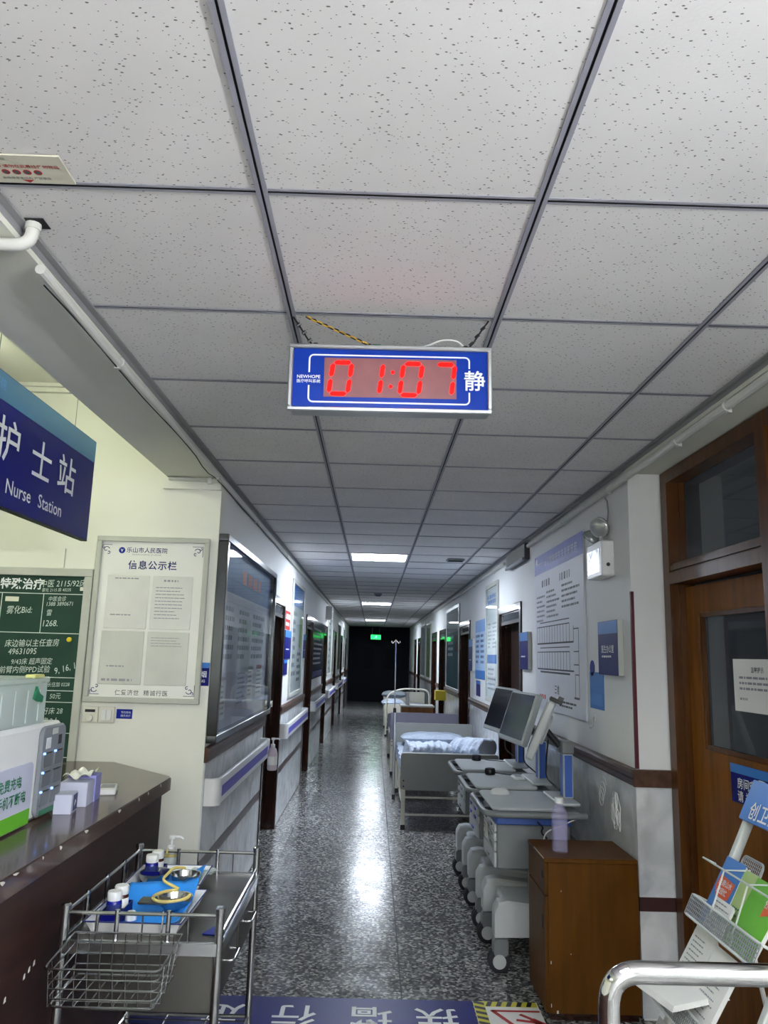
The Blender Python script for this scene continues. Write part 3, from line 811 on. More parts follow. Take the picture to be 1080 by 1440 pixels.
# ---- handrails on the left wall
def handrail(label, y0, y1, zt=0.908):
    L = y1 - y0
    t = thing('handrail', label, 'handrail', (XL + 0.008, (y0 + y1) / 2, zt - 0.067), FACE_PX, group='white bumper handrails on the left wall')
    h = L / 2
    MB().rbox(-h + 0.05, h - 0.05, -0.067, 0.067, 0.050, 0.078, 0.013, 0.006, axis='x', seg=5).build('rail_body', 'white_plastic', t)
    quad(t, 'stripe', 'violet', -h + 0.07, h - 0.07, -0.028, 0.026, 0.078, 0.0012)
    for q in (-1, 1):
        m = MB()
        def fn(u, v, q=q):
            a = u * PI / 2
            r = 0.05 if v in (0.0,) else 0.05
            return (0, 0, 0)
        n = 8; prof = [(-0.067, 0.012), (-0.055, 0.0), (0.055, 0.0), (0.067, 0.012)]
        outer = [(q * (h - 0.05) + q * 0.05 * math.sin(k / n * PI / 2), 0.028 + 0.05 * math.cos(k / n * PI / 2)) for k in range(n + 1)] + [(q * h, 0.0)]
        inner = [(q * (h - 0.05) + q * 0.024 * math.sin(k / n * PI / 2), 0.028 + 0.024 * math.cos(k / n * PI / 2)) for k in range(n + 1)] + [(q * (h - 0.026), 0.0)]
        poly = outer + inner[::-1]
        vs = [(x, y, z) for y in (-0.067, 0.067) for x, z in poly]; k = len(poly); k2 = len(outer)
        fs = [(i, (i + 1) % k, k + (i + 1) % k, k + i) for i in range(k)]
        for base, rev in ((0, False), (k, True)):
            for i in range(k2 - 1):
                f = (base + i, base + i + 1, base + k - 2 - i, base + k - 1 - i)
                fs.append(f[::-1] if rev else f)
        m.add(vs, fs).build('end_cap', 'white_plastic', t)
    nb_ = max(2, int(L / 0.7))
    for k in range(nb_):
        x = -h + 0.2 + (L - 0.4) * k / (nb_ - 1)
        MB().rbox(x - 0.02, x + 0.02, -0.04, 0.02, 0, 0.052, 0.006, 0.002).build('bracket', 'grey_plastic', t)
    return t
handrail('white handrail with violet stripe below the big notice case', 4.17, 6.18)
handrail('white handrail with violet stripe between first and second left doors', 7.40, 9.70)
handrail('white handrail with violet stripe between second and third left doors', 10.93, 13.14)
handrail('white handrail with violet stripe between third and fourth left doors', 14.28, 16.6)
handrail('white handrail with violet stripe between fourth and fifth left doors', 17.85, 20.1)
handrail('white handrail with violet stripe after the fifth left door', 21.25, 23.2)
# sanitiser bottle hung on the first handrail
t = thing('sanitiser_bottle', 'white sanitiser pump bottle hung at the far end of the near handrail', 'bottle', (XL + 0.13, 5.98, 0.70))
MB().lathe([(0.030, 0), (0.036, 0.01), (0.036, 0.12), (0.028, 0.15), (0.014, 0.165)], 16).build('body', mat('pinkish_plastic', (216, 204, 210), 0.3, var=0.03), t)
MB().lathe([(0.037, 0.04), (0.037, 0.10)], 16).build('label_band', 'paper', t)
m = MB().lathe([(0.016, 0.16), (0.016, 0.185), (0.006, 0.19), (0.006, 0.215), (0.014, 0.218), (0.014, 0.232)], 12)
m.tube([(0, 0, 0.226), (0.04, 0, 0.226), (0.05, 0, 0.218)], 0.006, 8)
m.build('pump', 'white_plastic', t)
MB().tube([(-0.055, 0, 0.215), (-0.05, 0, 0.23), (-0.03, 0, 0.19), (-0.037, 0, 0.12)], 0.003, 6).build('hanger', 'white_plastic', t)

# ---- right wall: poster with floor plan
loc, rot, w, h = on_right(4.56, 5.95, 1.215, 2.335)
t = thing('floor_plan_poster', 'tall white poster with violet header and black floor plan', 'poster', loc, rot)
MB().rbox(-w / 2, w / 2, -h / 2, h / 2, 0, 0.012, 0.004, 0.002).build('board', mat('poster_white', (226, 228, 236), 0.5, var=0.02), t)
quad(t, 'header', mat('header_violet', (92, 106, 196), 0.5, var=0.05), -w / 2 + 0.003, w / 2 - 0.003, h / 2 - 0.142, h / 2 - 0.003, 0.012)
m = MB(); q = random.Random(2)
for k in range(11): bars(m, -0.35 + k * 0.085, -0.35 + k * 0.085 + 0.062, h / 2 - 0.105, h / 2 - 0.05, 0.018, 0.013, 0.0136, q, ragged=0.1)
bars(m, -0.64, -0.44, h / 2 - 0.09, h / 2 - 0.06, 0.02, 0.010, 0.0136, q, ragged=0.1)
m.build('header_lettering', 'white_print', t, False)
MB().lathe([(0.028, 0.012), (0.028, 0.0135)], 16, o=(-0.62, h / 2 - 0.045, 0)).build('logo', 'white_print', t)
printed(t, [(0.1, 0.4, 0.30, 0.36, 0.08, 0.05), (-0.45, -0.15, 0.30, 0.36, 0.08, 0.05)], 'ink_soft', 0.0125, 31, 'subtitle')
printed(t, [(-0.63, -0.35, 0.06, 0.25, 0.035, 0.014), (-0.3, 0.1, 0.06, 0.27, 0.035, 0.014), (0.15, 0.62, 0.1, 0.28, 0.035, 0.014)], 'ink_soft', 0.0125, 32)
m = MB()
def ln(x0, y0, x1, y1, th=0.006):
    if abs(x1 - x0) > abs(y1 - y0): m.box(min(x0, x1), max(x0, x1), y0 - th / 2, y0 + th / 2, 0.0121, 0.0128)
    else: m.box(x0 - th / 2, x0 + th / 2, min(y0, y1), max(y0, y1), 0.0121, 0.0128)
X0, X1 = -0.62, 0.34
for (a, b) in ((-0.10, 0.02), (-0.28, -0.16)):
    ln(X0, a, X1 + 0.1, a, 0.010); ln(X0, b, X1, b)
    for k in range(13): ln(X0 + (X1 - X0) * k / 12, a, X0 + (X1 - X0) * k / 12, b, 0.005)
ln(X0 + 0.1, 0.05, X1, 0.05); ln(X0 + 0.1, -0.30, X1, -0.30, 0.012); ln(X0 + 0.1, -0.13, X1, -0.13)
ln(X1 + 0.1, -0.10, X1 + 0.1, 0.0); ln(X1 + 0.22, -0.44, X1 + 0.22, -0.02); ln(X1 + 0.1, -0.02, X1 + 0.22, -0.02); ln(X1 + 0.1, -0.16, X1 + 0.22, -0.16)
ln(X1 + 0.1, -0.24, X1 + 0.22, -0.24); ln(X1 + 0.1, -0.44, X1 + 0.22, -0.44, 0.012); ln(X1 + 0.13, -0.44, X1 + 0.13, -0.3); ln(X1 + 0.13, -0.3, X1 + 0.22, -0.3)
m.build('floor_plan', 'ink', t, False)
text('三', 0.065, 'ink', t, -0.05, -0.41, 0.0125, 0.012); text('楼', 0.065, 'ink', t, 0.02, -0.41, 0.0125, 0.012)
printed(t, [(-0.55, -0.3, -0.50, -0.46, 0.06, 0.03)], 'red_ink', 0.0125, 33, 'red_note')
printed(t, [(0.05, 0.6, -0.52, -0.475, 0.024, 0.012)], 'ink', 0.0125, 34, 'footer_note')

door_plate('door_plate', 'thick blue door plate on the right wall near the corner', on_right(3.885, 4.226, 1.49, 1.77), d=0.03, words='医生办公室')
loc, rot, w, h = on_right(4.235, 4.50, 1.30, 1.50)
t = thing('blue_notice', 'bright blue notice with a round tab on its upper corner', 'poster', loc, rot)
quad(t, 'sheet', 'sky_blue', -w / 2, w / 2, -h / 2, h / 2, 0, 0.003)
MB().lathe([(0.045, 0.0), (0.045, 0.003)], 20, o=(-w / 2 + 0.05, h / 2 + 0.02, 0)).build('round_tab', 'sign_blue', t)
quad(t, 'pale_wave', 'poster_blue', -w / 2 + 0.02, w / 2 - 0.02, -h / 2 + 0.02, -0.02, 0.003)
door_plate('door_plate', 'thick blue door plate beside the first right door', on_right(6.16, 6.50, 1.48, 1.777), d=0.03)

t, w, h = framed('framed_poster', 'tall narrow framed poster between first and second right doors', on_right(7.74, 8.58, 1.11, 2.345), 0.045, 'alu_paint', 'paper')
printed(t, [(-0.32, 0.32, 0.38, 0.5, 0.055, 0.04)], 'poster_blue', 0.0077, 41, 'blue_heading')
quad(t, 'blue_band', 'sky_blue', -0.34, 0.34, -0.22, -0.13, 0.0075)
printed(t, [(-0.3, -0.05, -0.08, 0.2, 0.04, 0.02), (0.02, 0.3, -0.08, 0.2, 0.04, 0.02), (-0.3, 0.3, -0.5, -0.27, 0.05, 0.02)], 'ink_soft', 0.0077, 42)
loc, rot, w, h = on_right(8.65, 9.52, 1.32, 2.0, 0.002)
t = thing('blue_poster', 'pale blue unframed poster hung beside the tall framed poster', 'poster', loc, rot)
quad(t, 'sheet', mat('pale_blue', (170, 200, 232), 0.5, var=0.08, vscale=3), -w / 2, w / 2, -h / 2, h / 2, 0, 0.003)
quad(t, 'header', 'poster_blue', -w / 2, w / 2, h / 2 - 0.14, h / 2, 0.003)
printed(t, [(-0.38, -0.05, -0.2, 0.17, 0.06, 0.03), (0.02, 0.38, -0.2, 0.17, 0.06, 0.03)], 'navy_ink', 0.0035, 43)
quad(t, 'footer', 'sky_blue', -w / 2, w / 2, -h / 2, -h / 2 + 0.1, 0.003)
door_plate('tall_tab', 'narrow dark blue tab hanging below the pale blue poster', on_right(9.1, 9.45, 1.12, 1.30), d=0.004, lines=False)
door_plate('door_plate', 'dark blue door plate beside the second right door', on_right(9.62, 9.98, 1.40, 1.79), d=0.03)

t, w, h = framed('framed_poster', 'teal glazed poster case between second and third right doors', on_right(11.28, 13.2, 1.05, 2.34), 0.05, 'aluminium',
                 mat('teal_sheet', (40, 104, 110), 0.5, var=0.2, vscale=2))
quad(t, 'pale_sheet', 'paper_grey', -0.8, 0.75, 0.25, 0.55, 0.0075)
printed(t, [(-0.75, 0.2, -0.2, 0.2, 0.09, 0.045)], 'white_print', 0.0077, 51)
quad(t, 'red_patch', 'maroon', 0.3, 0.8, -0.05, 0.2, 0.0075)
t, w, h = framed('framed_poster', 'long glazed poster beyond the fourth right door', on_right(16.9, 18.2, 1.06, 2.31), 0.05, 'alu_paint', 'pale_green')
t, w, h = framed('framed_poster', 'farther glazed poster before the fifth right door', on_right(18.6, 20.3, 1.06, 2.35), 0.05, 'alu_paint', 'paper_grey')

# ---- twin-head emergency lamp
t = thing('emergency_light', 'white twin-head emergency lamp box on the right wall', 'emergency light', (XR, 4.13, 2.10), FACE_NX)
MB().rbox(-0.14, 0.14, -0.10, 0.09, 0, 0.07, 0.012, 0.006).build('box', 'white_plastic', t)
quad(t, 'label_plate', mat('crumpled_foil', (190, 194, 200), 0.3, 0.9, var=0.3, vscale=9, bump=0.8, bscale=14), -0.12, 0.10, -0.075, 0.05, 0.07, 0.0015)
MB().lathe([(0.010, 0), (0.010, 0.004)], 12, xf=Matrix.Translation((0.139, -0.04, 0.035)) @ Matrix.Rotation(PI / 2, 4, 'Y')).build('socket', 'black_plastic', t)
for q, dx, dy in ((-1, -0.10, 0.13), (1, 0.05, 0.17)):
    hd = MB().lathe([(0.012, -0.045), (0.035, -0.04), (0.055, -0.01), (0.058, 0.0), (0.056, 0.008)], 20,
                    xf=Matrix.Translation((dx, dy, 0.05)) @ Matrix.Rotation(q * 0.7, 4, 'Y') @ Matrix.Rotation(0.3 if q > 0 else 0.9, 4, 'X')).build('lamp_head', 'clear_lamp', t)
    MB().lathe([(0.052, 0.008), (0.045, 0.014), (0.02, 0.018)], 20,
               xf=Matrix.Translation((dx, dy, 0.05)) @ Matrix.Rotation(q * 0.7, 4, 'Y') @ Matrix.Rotation(0.3 if q > 0 else 0.9, 4, 'X')).build('lens', 'clear_lamp', hd)
    MB().tube([(dx * 0.4, 0.085, 0.035), (dx * 0.7, 0.10, 0.04), (dx, dy - 0.03, 0.04)], 0.010, 8).build('arm', 'white_plastic', t)
MB().tube([(0.06, 0.19, 0.01), (0.09, 0.25, 0.012), (0.075, 0.31, 0.012), (0.04, 0.335, 0.012)], 0.004, 6).build('power_cord', 'grey_plastic', t)

# ---- slatted vent near the ceiling
t = thing('slatted_vent', 'dark slatted vent high on the right wall above first door', 'vent', (XR, 6.62, 2.425), FACE_NX)
m = MB(); m.rbox(-0.42, 0.42, -0.065, 0.07, 0, 0.04, 0.006, 0.003)
m.build('housing', mat('vent_dark', (44, 44, 52), 0.5, var=0.05), t)
for k in range(13):
    x = -0.39 + k * 0.065
    MB().box(x - 0.004, x + 0.004, -0.045, 0.062, 0.04, 0.052).build('slat', 'white_plastic', t, False)
MB().box(-0.42, 0.42, -0.07, -0.05, 0.04, 0.062).build('lower_lip', 'grey_plastic', t, False)

# ---- coat hooks and a cable bundle on the right wall
def hook(label, y, z):
    t = thing('wall_hook', label, 'hook', (XR - 0.0, y, z), FACE_NX)
    MB().tube([(0, 0.03, 0.0), (0, 0.03, 0.012), (0, -0.015, 0.014), (0.0, -0.03, 0.022), (0, -0.02, 0.034)], 0.003, 6).build('wire', 'stainless', t)
    MB().rbox(-0.012, 0.012, 0.01, 0.045, 0, 0.004, 0.004, 0.001).build('pad', 'white_plastic', t)
hook('small metal hook below the floor plan poster', 4.42, 1.22)
hook('small metal hook beside the bed, below the pale blue poster', 10.02, 0.86)
t = thing('cable_bundle', 'tangled white cable looped on the right wall behind the cabinet', 'cable', (XR - 0.012, 3.98, 0.90), FACE_NX)
q = random.Random(5); pts = []
for k in range(52):
    a = k * 0.52
    pts.append((0.035 * math.sin(a) + q.uniform(-.01, .01), -0.06 + 0.075 * math.cos(a * 1.03) + q.uniform(-.02, .02), 0.012 + 0.010 * math.sin(a * 0.37) + 0.006))
MB().tube(pts, 0.0019, 5).build('loops', 'white_plastic', t)
MB().tube([(0.0, 0.01, 0.012), (-0.03, 0.02, 0.01), (-0.06, 0.0, 0.006)], 0.0032, 5).build('loose_end', 'white_plastic', t)
t = thing('cable_bundle', 'thin white cable coiled on the right wall behind the near trolley', 'cable', (XR - 0.012, 4.22, 0.93), FACE_NX)
MB().tube([(0.05 * math.cos(k * 0.5) * (1 - k * 0.006), 0.04 * math.sin(k * 0.5) - 0.002 * k, 0.008 + 0.0004 * k) for k in range(40)], 0.0019, 5).build('loops', 'white_plastic', t)

# ---- nurse station wall: information board
loc = (-1.2015, YN, 1.718); w, h = 0.605, 0.872
t = thing('information_board', 'white information board with grey frame and four sleeved sheets', 'notice board', loc, FACE_NY)
frame_bars(t, w, h, 0.027, 0.026, 'alu_paint')
quad(t, 'panel', 'paper', -w / 2 + 0.02, w / 2 - 0.02, -h / 2 + 0.02, h / 2 - 0.02, 0.002, 0.006)
Z = 0.0085
MB().lathe([(0.017, 0.008), (0.017, 0.0092)], 20, o=(-0.17, 0.362, 0)).build('logo', 'sign_blue', t)
MB().prism([(-0.178, 0.372), (-0.17, 0.352), (-0.162, 0.372), (-0.17, 0.364)], 0.0093, 0.0096).build('logo_mark', 'white_print', t, False)
text('乐山市人民医院', 0.031, 'navy_ink', t, -0.035, 0.365, Z, 0.01, sx=1.02)
text("PEOPLE'S HOSPITAL OF LESHAN", 0.011, 'ink_soft', t, -0.035, 0.341, Z)
text('信息公示栏', 0.050, 'navy_ink', t, 0.0, 0.285, Z, 0.018, spacing=1.12)
text('仁爱济世  精诚行医', 0.030, 'ink', t, -0.005, -0.385, Z, 0.006, spacing=1.15)
for (cx, cy, fx_, fy_) in ((-0.255, 0.365, 1, 1), (0.24, 0.365, -1, 1), (-0.255, -0.37, 1, -1), (0.245, -0.37, -1, -1)):
    m = MB()
    for r_, a0, ox, oy in ((0.018, 0.3, 0, 0), (0.010, 2.0, -0.012, 0.012), (0.010, 4.2, 0.014, -0.014)):
        m.tube([(cx + fx_ * (ox + r_ * (1 - k / 16) * math.cos(a0 + k * 0.42)), cy + fy_ * (oy + r_ * (1 - k / 16) * math.sin(a0 + k * 0.42)), Z) for k in range(14)], 0.0018, 4)
    m.tube([(cx - fx_ * 0.026, cy - fy_ * 0.03, Z), (cx - fx_ * 0.026, cy + fy_ * 0.026, Z), (cx + fx_ * 0.03, cy + fy_ * 0.026, Z)], 0.0014, 4)
    m.build('corner_ornament', 'navy_ink', t)
mat('sleeve_paper', (224, 224, 220), 0.4, var=0.04, bump=0.1, bscale=20); mat('sleeve_grey', (208, 209, 203), 0.35, var=0.06, bump=0.15, bscale=16)
for k, (x0, x1, y0, y1, mt) in enumerate(((-0.232, -0.008, -0.055, 0.228, 'sleeve_paper'), (0.01, 0.225, -0.055, 0.228, 'sleeve_paper'), (-0.238, -0.012, -0.345, -0.068, 'sleeve_grey'), (0.005, 0.225, -0.345, -0.068, 'sleeve_grey'))):
    MB().rbox(x0, x1, y0, y1, 0.008, 0.0125, 0.004, 0.002).build('sheet_sleeve', mt, t)
    if k == 0: reg = [(x0 + 0.04, x1 - 0.04, y1 - 0.028, y1 - 0.014, 0.02, 0.006), (x0 + 0.03, x1 - 0.03, y0 + 0.06, y0 + 0.075, 0.02, 0.006)]
    elif k == 1: reg = [(x0 + 0.06, x1 - 0.06, y1 - 0.04, y1 - 0.02, 0.03, 0.01), (x0 + 0.02, x1 - 0.02, y0 + 0.05, y1 - 0.06, 0.018, 0.004)]
    elif k == 2: reg = [(x0 + 0.04, x1 - 0.04, y0 + 0.085, y0 + 0.098, 0.02, 0.007), (x0 + 0.02, x1 - 0.02, y0 + 0.012, y0 + 0.03, 0.03, 0.012)]
    else: reg = [(x0 + 0.02, x1 - 0.02, y1 - 0.08, y1 - 0.03, 0.014, 0.003)]
    printed(t, reg, 'ink_soft', 0.0130, 60 + k)

# ---- chalkboard
CX0, CX1, CZ0, CZ1 = -2.75, -1.512, 0.86, 1.972
t = thing('chalkboard', 'green chalkboard ruled in white with chalk notes', 'chalkboard', ((CX0 + CX1) / 2, YN, (CZ0 + CZ1) / 2), FACE_NY)
w, h = CX1 - CX0, CZ1 - CZ0
frame_bars(t, w, h, 0.042, 0.024, 'alu_paint')
quad(t, 'slate', 'chalk_green', -w / 2 + 0.03, w / 2 - 0.03, -h / 2 + 0.03, h / 2 - 0.03, 0.002, 0.008)
ox, oz = (CX0 + CX1) / 2, (CZ0 + CZ1) / 2
m = MB()
for z in (1.835, 1.628, 1.40, 1.333, 1.275, 1.12, 1.0): m.box(-w / 2 + 0.045, w / 2 - 0.045, z - oz - 0.002, z - oz + 0.002, 0.0101, 0.0107)
for x, za, zb in ((-1.985, 1.628, 1.835), (-1.765, 1.628, 1.835), (-2.3, 1.628, 1.835), (-1.77, 1.0, 1.40), (-2.3, 1.0, 1.40)): m.box(x - ox - 0.002, x - ox + 0.002, za - oz, zb - oz, 0.0101, 0.0107)
m.build('ruled_lines', 'chalk', t, False)
def chalk(s, size, x, z, bold=0.0, shear=0.15, rot=0.04, mt='chalk', sx=0.85): text(s, size, mt, t, x - ox, z - oz, 0.0108, bold, sx, shear, rot, name='chalk_writing')
chalk('特殊治疗', 0.062, -1.885, 1.885, 0.022, 0, 0, 'white_print', 0.95)
chalk('中医 2115/92床', 0.044, -1.665, 1.893)
chalk('雾化 2115 床 40235', 0.022, -1.70, 1.857)
chalk('雾化Bid:', 0.046, -1.885, 1.747)
chalk('中医会诊', 0.028, -1.69, 1.81); chalk('1388 3890671', 0.03, -1.675, 1.783); chalk('雷', 0.036, -1.725, 1.735); chalk('1268.', 0.046, -1.715, 1.68)
chalk('床边输以主任查房', 0.042, -1.80, 1.575); chalk('49631095', 0.044, -1.845, 1.53)
chalk('9/43床 超声固定', 0.036, -1.79, 1.48); chalk('左前臂内侧PPD试验', 0.040, -1.84, 1.437); chalk('9, 16, 17', 0.046, -1.60, 1.45, rot=0.3)
chalk('班  1人', 0.045, -1.88, 1.362, 0.01, 0, 0, 'white_print'); chalk('闪长住加 0228', 0.026, -1.65, 1.365)
chalk('床:   50元', 0.034, -1.68, 1.305); chalk('4特好床 28', 0.038, -1.68, 1.23); chalk('8 查房 2人', 0.036, -1.69, 1.18); chalk('3床 4, 6 日', 0.036, -1.69, 1.08)
MB().lathe([(0.013, 0.0101), (0.013, 0.018), (0.010, 0.021)], 16, o=(-1.605 - ox, 1.597 - oz, 0)).build('round_magnet', 'yellow', t)
quad(t, 'label_magnet', 'sticker_cream', -1.965 - ox, -1.895 - ox, 1.79 - oz, 1.815 - oz, 0.0101, 0.003)
quad(t, 'white_magnet', 'warm_white', -1.575 - ox, -1.553 - ox, 1.855 - oz, 1.875 - oz, 0.0101, 0.003)
# vertical cable duct above the chalkboard and two nails
tag(MB().box(-1.70, -1.675, YN - 0.014, YN, 1.975, 2.08).build('cable_duct', 'nurse_paint', smooth=False), 'short white cable duct rising above the chalkboard', 'duct')

# ---- switches under the information board
t = thing('thermostat', 'white wall thermostat with round dial under the information board', 'thermostat', (-1.461, YN, 1.218), FACE_NY)
MB().rbox(-0.042, 0.042, -0.042, 0.042, 0, 0.012, 0.004, 0.003).build('plate', 'warm_white', t)
quad(t, 'display', 'black_plastic', -0.026, 0.026, 0.012, 0.026, 0.012, 0.001)
MB().lathe([(0.019, 0.012), (0.018, 0.024), (0.012, 0.026)], 20, o=(0, -0.016, 0)).build('dial', 'warm_white', t)
t = thing('light_switch', 'white double rocker light switch beside the thermostat', 'switch', (-1.376, YN, 1.218), FACE_NY)
MB().rbox(-0.042, 0.042, -0.042, 0.042, 0, 0.010, 0.004, 0.003).build('plate', 'warm_white', t)
for q in (-1, 1):
    MB().rbox(q * 0.014 - 0.0125, q * 0.014 + 0.0125, -0.026, 0.026, 0.010, 0.014 + (0.002 if q > 0 else 0), 0.002, 0.001).build('rocker', 'white_plastic', t)
t = thing('switch_label', 'small blue label to the right of the light switch', 'label', (-1.286, YN, 1.224), FACE_NY)
quad(t, 'plate', 'sign_blue', -0.041, 0.041, -0.024, 0.024, 0, 0.002)
text('节约用电', 0.013, 'white_print', t, 0.008, 0.008, 0.0025); text('随手关灯', 0.013, 'white_print', t, 0.008, -0.009, 0.0025)
t = thing('no_smoking_sign', 'blue no smoking sign half hidden by the information board', 'sign', (-0.932, YN, 1.437), FACE_NY)
quad(t, 'plate', 'sign_navy', -0.072, 0.072, -0.06, 0.06, 0, 0.0015)
quad(t, 'top_band', 'sky_blue', -0.072, 0.072, 0.032, 0.06, 0.0015)
text('禁止吸烟', 0.036, 'white_print', t, -0.008, 0.0, 0.0032, 0.012, sx=0.95); text('NO SMOKING', 0.020, 'white_print', t, -0.004, -0.035, 0.0032, 0.012, sx=0.9)

# ---- nurse station sign hung from the ceiling
NS0, NS1, NZ0, NZ1 = 1.55, 3.445, 2.032, 2.49
t = thing('hanging_sign', 'long blue nurse station sign hung at the left', 'sign', (-1.31, (NS0 + NS1) / 2, (NZ0 + NZ1) / 2), FACE_PX)
w, h = NS1 - NS0, NZ1 - NZ0
MB().rbox(-w / 2, w / 2, -h / 2, h / 2, -0.02, 0.008, 0.003, 0.002).build('panel', 'sign_navy', t)
quad(t, 'teal_band', 'sign_teal', -w / 2 + 0.004, w / 2 - 0.004, h / 2 - 0.10, h / 2 - 0.004, 0.008)
yc = (NS0 + NS1) / 2; zc = (NZ0 + NZ1) / 2
for s_, y in (('护', 2.625), ('士', 2.905), ('站', 3.15)): text(s_, 0.165, 'white_print', t, y - yc, 2.265 - zc, 0.0095, 0.008, sx=1.15)
text('Nurse', 0.075, 'white_print', t, 2.745 - yc, 2.108 - zc, 0.0095, 0.006, sx=1.08); text('Station', 0.075, 'white_print', t, 3.02 - yc, 2.108 - zc, 0.0095, 0.006, sx=1.08)
text('乐山市人民医院', 0.042, 'poster_blue', t, 2.42 - yc, 2.445 - zc, 0.0097)
for y in (NS0 + 0.2, 2.52, 3.22):
    MB().tube([(y - yc, h / 2, -0.006), (y - yc, ZN - zc, -0.006)], 0.0016, 5).build('hanging_wire', 'grey_plastic', t)
quad(t, 'bottom_edge', 'black_plastic', -w / 2, w / 2, -h / 2 - 0.004, -h / 2, -0.02, 0.028)

# ---- clock sign
t = thing('clock_sign', 'blue hanging clock sign with red digits reading 01:07', 'clock', (0.0255, 2.06, 2.322), FACE_NY)
t.matrix_world = t.matrix_world @ Matrix.Rotation(0.010, 4, 'Z')
w, h = 0.572, 0.197
MB().rbox(-w / 2 + 0.004, w / 2 - 0.004, -h / 2 + 0.004, h / 2 - 0.004, -0.05, 0.0, 0.010, 0.003).build('case', 'aluminium', t)
frame_bars(t, w, h, 0.013, 0.014, 'aluminium')
MB().rbox(-w / 2 + 0.0125, w / 2 - 0.0125, -h / 2 + 0.0125, h / 2 - 0.0125, 0.0, 0.006, 0.003, 0.001).build('blue_face', mat('clock_blue', (15, 52, 152), 0.22, var=0.04, vscale=10, spec=0.25), t)
Z = 0.0063
m = MB(); r_ = 0.012; th = 0.0045
def rline(p):
    for a, b in zip(p, p[1:]):
        d = Vector((b[0] - a[0], b[1] - a[1], 0)); nrm = Vector((-d.y, d.x, 0)).normalized() * th / 2
        m.add([(a[0] + nrm.x, a[1] + nrm.y, Z), (a[0] - nrm.x, a[1] - nrm.y, Z), (b[0] - nrm.x, b[1] - nrm.y, Z), (b[0] + nrm.x, b[1] + nrm.y, Z)], [(0, 1, 2, 3)])
xa, xb, ya, yb = -0.228, 0.222, -0.070, 0.068
rline([(xa, 0.016)] + [(xa + r_ - r_ * math.cos(k * PI / 12), yb - r_ + r_ * math.sin(k * PI / 12)) for k in range(7)] + [(xb - r_ + r_ * math.sin(k * PI / 12), yb - r_ + r_ * math.cos(k * PI / 12)) for k in range(7)] + [(xb, 0.035)])
rline([(xa, -0.022)] + [(xa + r_ - r_ * math.cos(k * PI / 12), ya + r_ - r_ * math.sin(k * PI / 12)) for k in range(7)] + [(xb - r_ + r_ * math.sin(k * PI / 12), ya + r_ - r_ * math.cos(k * PI / 12)) for k in range(7)] + [(xb, -0.035)])
m.build('white_outline', 'white_print', t, False)
MB().box(-0.186, 0.186, -0.055, 0.060, 0.0055, 0.0068).build('led_window', 'led_window', t, False)
def digit(cx, segs_):
    hh, ww, tk, sl = 0.092, 0.053, 0.0125, 0.12
    m = MB(); z0, z1 = 0.0069, 0.0085
    def P(x, y): return (cx + x + sl * y, y)
    H, Wd = hh / 2, ww / 2
    S = {'a': (-Wd, H, Wd, H), 'g': (-Wd, 0, Wd, 0), 'd': (-Wd, -H, Wd, -H), 'f': (-Wd, 0, -Wd, H), 'b': (Wd, 0, Wd, H), 'e': (-Wd, -H, -Wd, 0), 'c': (Wd, -H, Wd, 0)}
    for s_ in segs_:
        x0, y0, x1, y1 = S[s_]; q = tk / 2; g = 0.003
        if y0 == y1: poly = [P(x0 + g, y0), P(x0 + g + q, y0 + q), P(x1 - g - q, y0 + q), P(x1 - g, y0), P(x1 - g - q, y0 - q), P(x0 + g + q, y0 - q)]
        else: poly = [P(x0, y1 - g), P(x0 + q, y1 - g - q), P(x0 + q, y0 + g + q), P(x0, y0 + g), P(x0 - q, y0 + g + q), P(x0 - q, y1 - g - q)]
        if y0 == y1: poly = poly[::-1]
        m.prism(poly[::-1], z0, z1)
    m.build('digit', 'led_red', t, False)
digit(-0.140, 'abcdef'); digit(-0.052, 'bc'); digit(0.058, 'abcdef'); digit(0.150, 'abc')
m = MB()
for y in (-0.022, 0.020): m.lathe([(0.0055, 0.0069), (0.0055, 0.0085)], 10, o=(0.004 + 0.12 * y, y, 0))
m.build('colon', 'led_red', t)
text('静', 0.062, 'white_print', t, 0.237, 0.0, 0.0072, 0.012)
text('NEWHOPE', 0.0135, 'white_print', t, -0.229, 0.003, 0.0066, 0.016)
text('医疗呼叫系统', 0.0112, 'white_print', t, -0.229, -0.010, 0.0066, 0.008)
for q in (-1, 1):
    m = MB(); a = Vector((q * 0.215, h / 2 - 0.002, -0.02)); b = Vector((q * 0.285, 0.203, -0.045))
    m.tube([a, a.lerp(b, 0.35) + Vector((0, -0.004, 0)), a.lerp(b, 0.7), b], 0.0028, 6)
    for f in (0.25, 0.5, 0.75):
        c = a.lerp(b, f); m.tube([c + Vector((-0.005, -0.004, 0)), c + Vector((0.005, 0.005, 0))], 0.0048, 6)
    m.tube(arc((a.x, a.y + 0.008), 0.009, 0, 2 * PI, 10, 'xy', -0.02), 0.0022, 5)
    m.build('hanging_chain', 'black_plastic', t)
pts = [(-0.245 + 0.2 * k / 24 + 0.002 * math.cos(k * 1.6), 0.198 - 0.09 * k / 24 + 0.003 * math.sin(k * 1.6), -0.03) for k in range(25)]
MB().tube(pts, 0.0026, 5).build('yellow_wire', mat('wire_yellow', (206, 164, 60), 0.5, var=0), t)
pts = [(-0.245 + 0.2 * k / 24 + 0.002 * math.cos(k * 1.6 + 3.1), 0.198 - 0.09 * k / 24 + 0.003 * math.sin(k * 1.6 + 3.1), -0.03) for k in range(25)]
MB().tube(pts, 0.0026, 5).build('black_wire', 'black_plastic', t)
MB().rbox(-0.052, -0.028, 0.10, 0.116, -0.036, -0.022, 0.003, 0.002).build('connector', 'deep_green', t)
